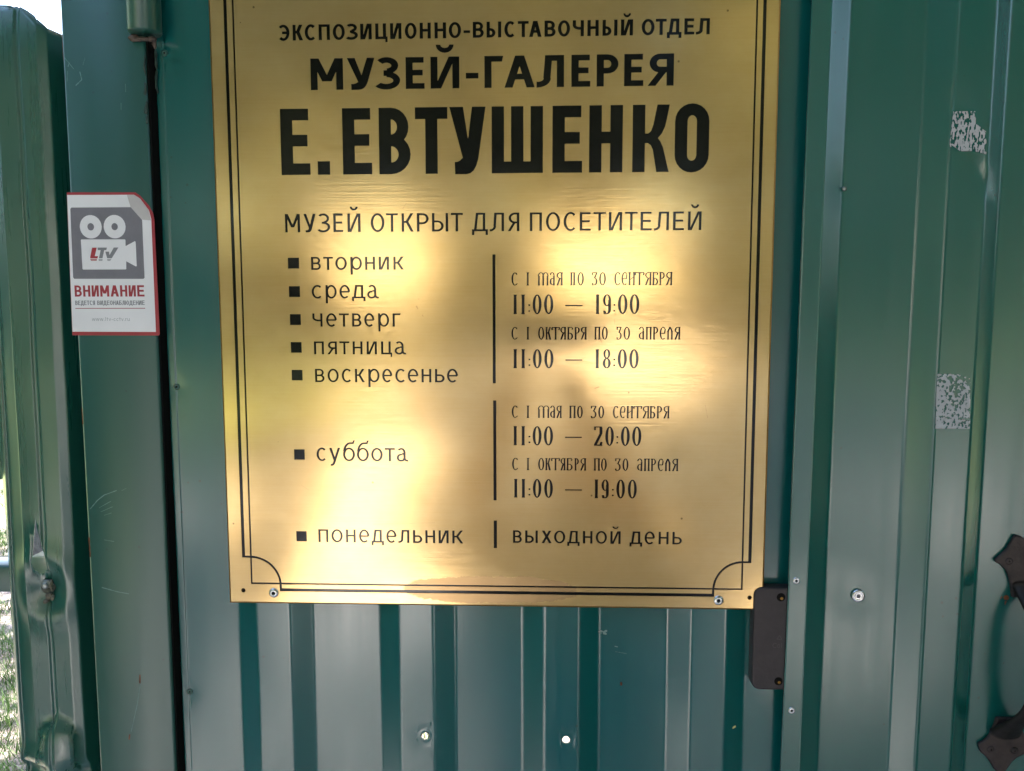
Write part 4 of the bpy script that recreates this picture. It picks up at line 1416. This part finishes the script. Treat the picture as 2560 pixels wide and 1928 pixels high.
# unseen dark hedges added at both sides to darken the sheets' side reflections
hg = []
for ax, ay, bx, by in ((1.95, -1.25, 5.2, -4.3), (-1.55, -1.25, -4.8, -4.3)):
    for i in range(10):
        t_ = i / 9
        hg.append(((ax + (bx - ax) * t_, ay + (by - ay) * t_, 1.1 + .25 * t_), (.42 + .3 * t_, .42 + .3 * t_, 1.35 + .2 * t_), 1500))
for sx in (-1, 1):
    for x_ in (2.1, 2.7, 3.4, 4.2, 5.1, 6.1):
        hg.append(((.25 + sx * x_, -.8 - .05 * x_, 1.1), (.42, .30, 1.25), 1300))
    for x_, y_ in ((7.0, -.6), (9.2, -.8), (12, -1.6), (16, -1.5), (20, -3)):
        hg.append(((.3 + sx * x_, y_, 4.6), (1.9, 1.3 + .06 * x_, 5.0), 5200))
for i in range(5):
    hg.append(((7.5 + .8 * i, -1.5 - 2.2 * i, 3.6), (1.6, 1.6, 4.2), 2200))
    hg.append(((-7.0 - .8 * i, -1.5 - 2.2 * i, 3.6), (1.6, 1.6, 4.2), 2200))
leaf_cloud('reflection_hedge', hg, DARKLEAF, .09, 6)
# unseen crowns added to shade the approach, holes cut for the LIT sun patches
LIT = [(2.7, -26.5, 2.5, 8.5), (-3.5, -15.2, 1.2, 3.0), (-1.5, -8.0, .50, 2.0), (-.75, -3.8, .55, .8), (-1.15, -5.4, .33, .9), (-5.2, -6.8, 1.0, 4.0), (-3.0, -3.9, .6, .8), (3.8, -5.3, .9, 2.0), (-7.3, -11.3, 2.8, 4.5), (1.9, -3.3, .7, .8), (7.4, -10, 1.3, 2.2)]


def lit_gap(p):
    gx = p[:, 0] - SUN.x / SUN.z * p[:, 2]
    gy = p[:, 1] - SUN.y / SUN.z * p[:, 2]
    bad = np.zeros(len(p), bool)
    for cx, cy, rx, ry in LIT:
        bad |= ((gx - cx) / rx) ** 2 + ((gy - cy) / ry) ** 2 < 1
    return bad


cw = []
for i in range(8):
    for j in range(9):
        cw.append(((-10.5 + 3.0 * i + g.uniform(-.8, .8), .8 - 3.1 * j + g.uniform(-.8, .8), 7.6 + .1 * j + g.uniform(-.8, 1.0)), (2.4, 2.4, 1.4), 3400))
leaf_cloud('shade_foliage', cw, LEAF, .19, 9, reject=lit_gap)
leaf_cloud('shade_foliage', [((.6 + 1.1, 3.2, 5.6), (3.6, 2.6, 1.3), 9000), ((-2.6, 3.6, 5.8), (2.2, 2.2, 1.2), 4000), ((4.4, 3.0, 5.6), (2.2, 2.4, 1.2), 4000), ((-.4, 6.8, 5.8), (1.6, 2.4, 1.4), 1800), ((-2.9, 7.6, 6.2), (2.2, 2.6, 1.4), 5000)], LEAF, .10, 19)  # more unseen crowns, added to shade the gate and the yard behind it
# pale rendered building behind the trees, sunlit
bd = empty('building', (0, -44, 0), 'cream rendered building behind the trees, mirrored in the brass', 'building')
CREAM = simple('cream_render', (.70, .66, .56), .8, nz=.05, nscale=2)
GLASS_D = simple('window_glass', (.02, .025, .03), .1)
bv_ = lambda nm, a, c_, m_: mesh(nm, [(a[0], a[1], a[2]), (c_[0], a[1], a[2]), (c_[0], c_[1], a[2]), (a[0], c_[1], a[2]), (a[0], a[1], c_[2]), (c_[0], a[1], c_[2]), (c_[0], c_[1], c_[2]), (a[0], c_[1], c_[2])],
                                 [(0, 3, 2, 1), (4, 5, 6, 7), (0, 1, 5, 4), (1, 2, 6, 5), (2, 3, 7, 6), (3, 0, 4, 7)], m_, bd)
bv_('wall', (-14, -50, 0), (14, -44, 6.4), CREAM)
bv_('roof', (-14.4, -50.4, 6.4), (14.4, -43.6, 6.8), simple('grey_roof', (.2, .2, .2), .7))
for i in range(9):
    for z in (1.2, 4.0):
        bv_('window', (-12.6 + 3 * i, -44.02, z), (-11.4 + 3 * i, -43.96, z + 1.5), GLASS_D)


def grass_patch(name, x0, x1, y0, y1, n, h_, seed):
    g = np.random.default_rng(seed)
    p = np.stack([g.uniform(x0, x1, n), g.uniform(y0, y1, n), np.zeros(n)], 1)
    keep = np.array([noise.noise(Vector((a[0] * 1.3, a[1] * 1.3, 2))) > -.12 for a in p])
    p = p[keep]
    n = len(p)
    an = g.uniform(0, 2 * PI, n)
    w = np.stack([np.cos(an), np.sin(an), np.zeros(n)], 1) * .0022
    t_ = p + np.stack([g.normal(0, .03, n), g.normal(0, .03, n), g.uniform(.4, 1, n) * h_], 1)
    V = np.stack([p - w, p + w, t_], 1).reshape(-1, 3)
    me = bpy.data.meshes.new(name)
    me.vertices.add(len(V))
    me.vertices.foreach_set('co', V.ravel())
    me.loops.add(len(V))
    me.loops.foreach_set('vertex_index', np.arange(len(V)))
    me.polygons.add(n)
    me.polygons.foreach_set('loop_start', np.arange(n) * 3)
    me.materials.append(GRASS)
    me.update(calc_edges=True)
    o = bpy.data.objects.new(name, me)
    COL.objects.link(o)
    return tag(o, kind='stuff')


grass_patch('grass', -5, .3, .6, 7, 110000, .10, 5)

# ------------------------------------------------------------------ the photographer in blue, mirrored in the lower sheet and the brass
CLOTH, nt, b = mat('shirt_and_jeans')
sep = N(nt, 'ShaderNodeSeparateXYZ')
nt.links.new(objcoord(nt), sep.inputs[0])
c = mixc(nt, math_(nt, 'GREATER_THAN', sep.outputs[2], 1.05), (.03, .17, .32), (.24, .215, .19))
c = mixc(nt, math_(nt, 'GREATER_THAN', sep.outputs[2], 1.36), c, (.45, .27, .20))
c = mixc(nt, math_(nt, 'MULTIPLY', math_(nt, 'GREATER_THAN', sep.outputs[2], 1.50), math_(nt, 'LESS_THAN', sep.outputs[1], -.94)), c, (.03, .02, .015))
nt.links.new(c, b.inputs['Base Color'])
b.inputs['Roughness'].default_value = .85
SKIN = simple('skin', (.45, .27, .20), .5)
HAIRM = simple('dark_hair', (.02, .015, .012), .5)
JEANS = simple('dark_jeans', (.015, .03, .07), .9, nz=.2, nscale=60)
PX0, PY0, HS = .33, -1.04, .925
J = {'pel': ((0, -.04, .92), .155), 'sp': ((0, -.02, 1.10), .145), 'ch': ((0, 0, 1.28), .165), 'nk': ((0, .01, 1.42), .062), 'hd0': ((0, .02, 1.50), .075), 'hd1': ((0, .035, 1.60), .085),
     'sl': ((-.19, 0, 1.36), .062), 'el': ((-.25, .10, 1.34), .045), 'wl': ((-.15, .31, 1.66), .030), 'pl': ((-.115, .37, 1.77), .026),
     'sr': ((.19, 0, 1.36), .062), 'er': ((.12, .20, 1.34), .045), 'wr': ((.0, .32, 1.66), .030), 'prr': ((-.045, .37, 1.77), .026),
     'hl': ((-.10, -.03, .86), .10), 'kl': ((-.11, 0, .50), .062), 'al': ((-.12, -.04, .10), .045), 'tl': ((-.13, .12, .04), .038),
     'hr': ((.10, -.03, .86), .10), 'kr': ((.11, 0, .50), .062), 'ar': ((.12, -.04, .10), .045), 'tr': ((.13, .12, .04), .038)}
J = {k: ((PX0 + p_[0], PY0 + p_[1], p_[2] * HS), r_) for k, (p_, r_) in J.items()}
ks = list(J)
E_ = [('pel', 'sp'), ('sp', 'ch'), ('ch', 'nk'), ('nk', 'hd0'), ('hd0', 'hd1'), ('ch', 'sl'), ('sl', 'el'), ('el', 'wl'), ('wl', 'pl'), ('ch', 'sr'), ('sr', 'er'), ('er', 'wr'), ('wr', 'prr'),
      ('pel', 'hl'), ('hl', 'kl'), ('kl', 'al'), ('al', 'tl'), ('pel', 'hr'), ('hr', 'kr'), ('kr', 'ar'), ('ar', 'tr')]
me = bpy.data.meshes.new('person')
me.from_pydata([J[k][0] for k in ks], [(ks.index(a), ks.index(c_)) for a, c_ in E_], [])
me.materials.append(CLOTH)
per = bpy.data.objects.new('person', me)
COL.objects.link(per)
sk = per.modifiers.new('skin', 'SKIN')
sk.use_smooth_shade = True
for i, k in enumerate(ks):
    me.skin_vertices[0].data[i].radius = (J[k][1] * (1.25 if k in ('pel', 'sp', 'ch') else 1), J[k][1])
me.skin_vertices[0].data[0].use_root = True
ss = per.modifiers.new('sub', 'SUBSURF')
ss.levels = ss.render_levels = 2
tag(per, 'person in pale shirt and blue jeans photographing the plaque, mirrored in the lower sheet', 'person')

# the fence runs on at both sides
for x0, x1, lab in ((-7.0, -1.7, 'green corrugated fence running on past the torn panel'), (.93, 7.0, 'green corrugated fence running on past the gate')):
    vv, ff = [], []
    x, i = x0, 0
    while x < x1:
        for w_, y_ in ((0, .012), (.0165, .004), (.044, .004), (.0605, .012)):
            vv += [(x + w_, y_, .03), (x + w_, y_, 2.1)]
        x += .115
    for k in range(len(vv) // 2 - 1):
        ff.append((2 * k, 2 * k + 2, 2 * k + 3, 2 * k + 1))
    tag(mesh('fence', vv, ff, GREEN), lab, 'fence')

ph = box('phone', (187, -618, 1665 - Z0 * 1000), (342, -610, 1743 - Z0 * 1000), simple('black_phone_case', (.015, .012, .012), .4), None, .003)
tag(ph, 'dark phone held level by the photographer, mirrored in the middle of the brass', 'phone')
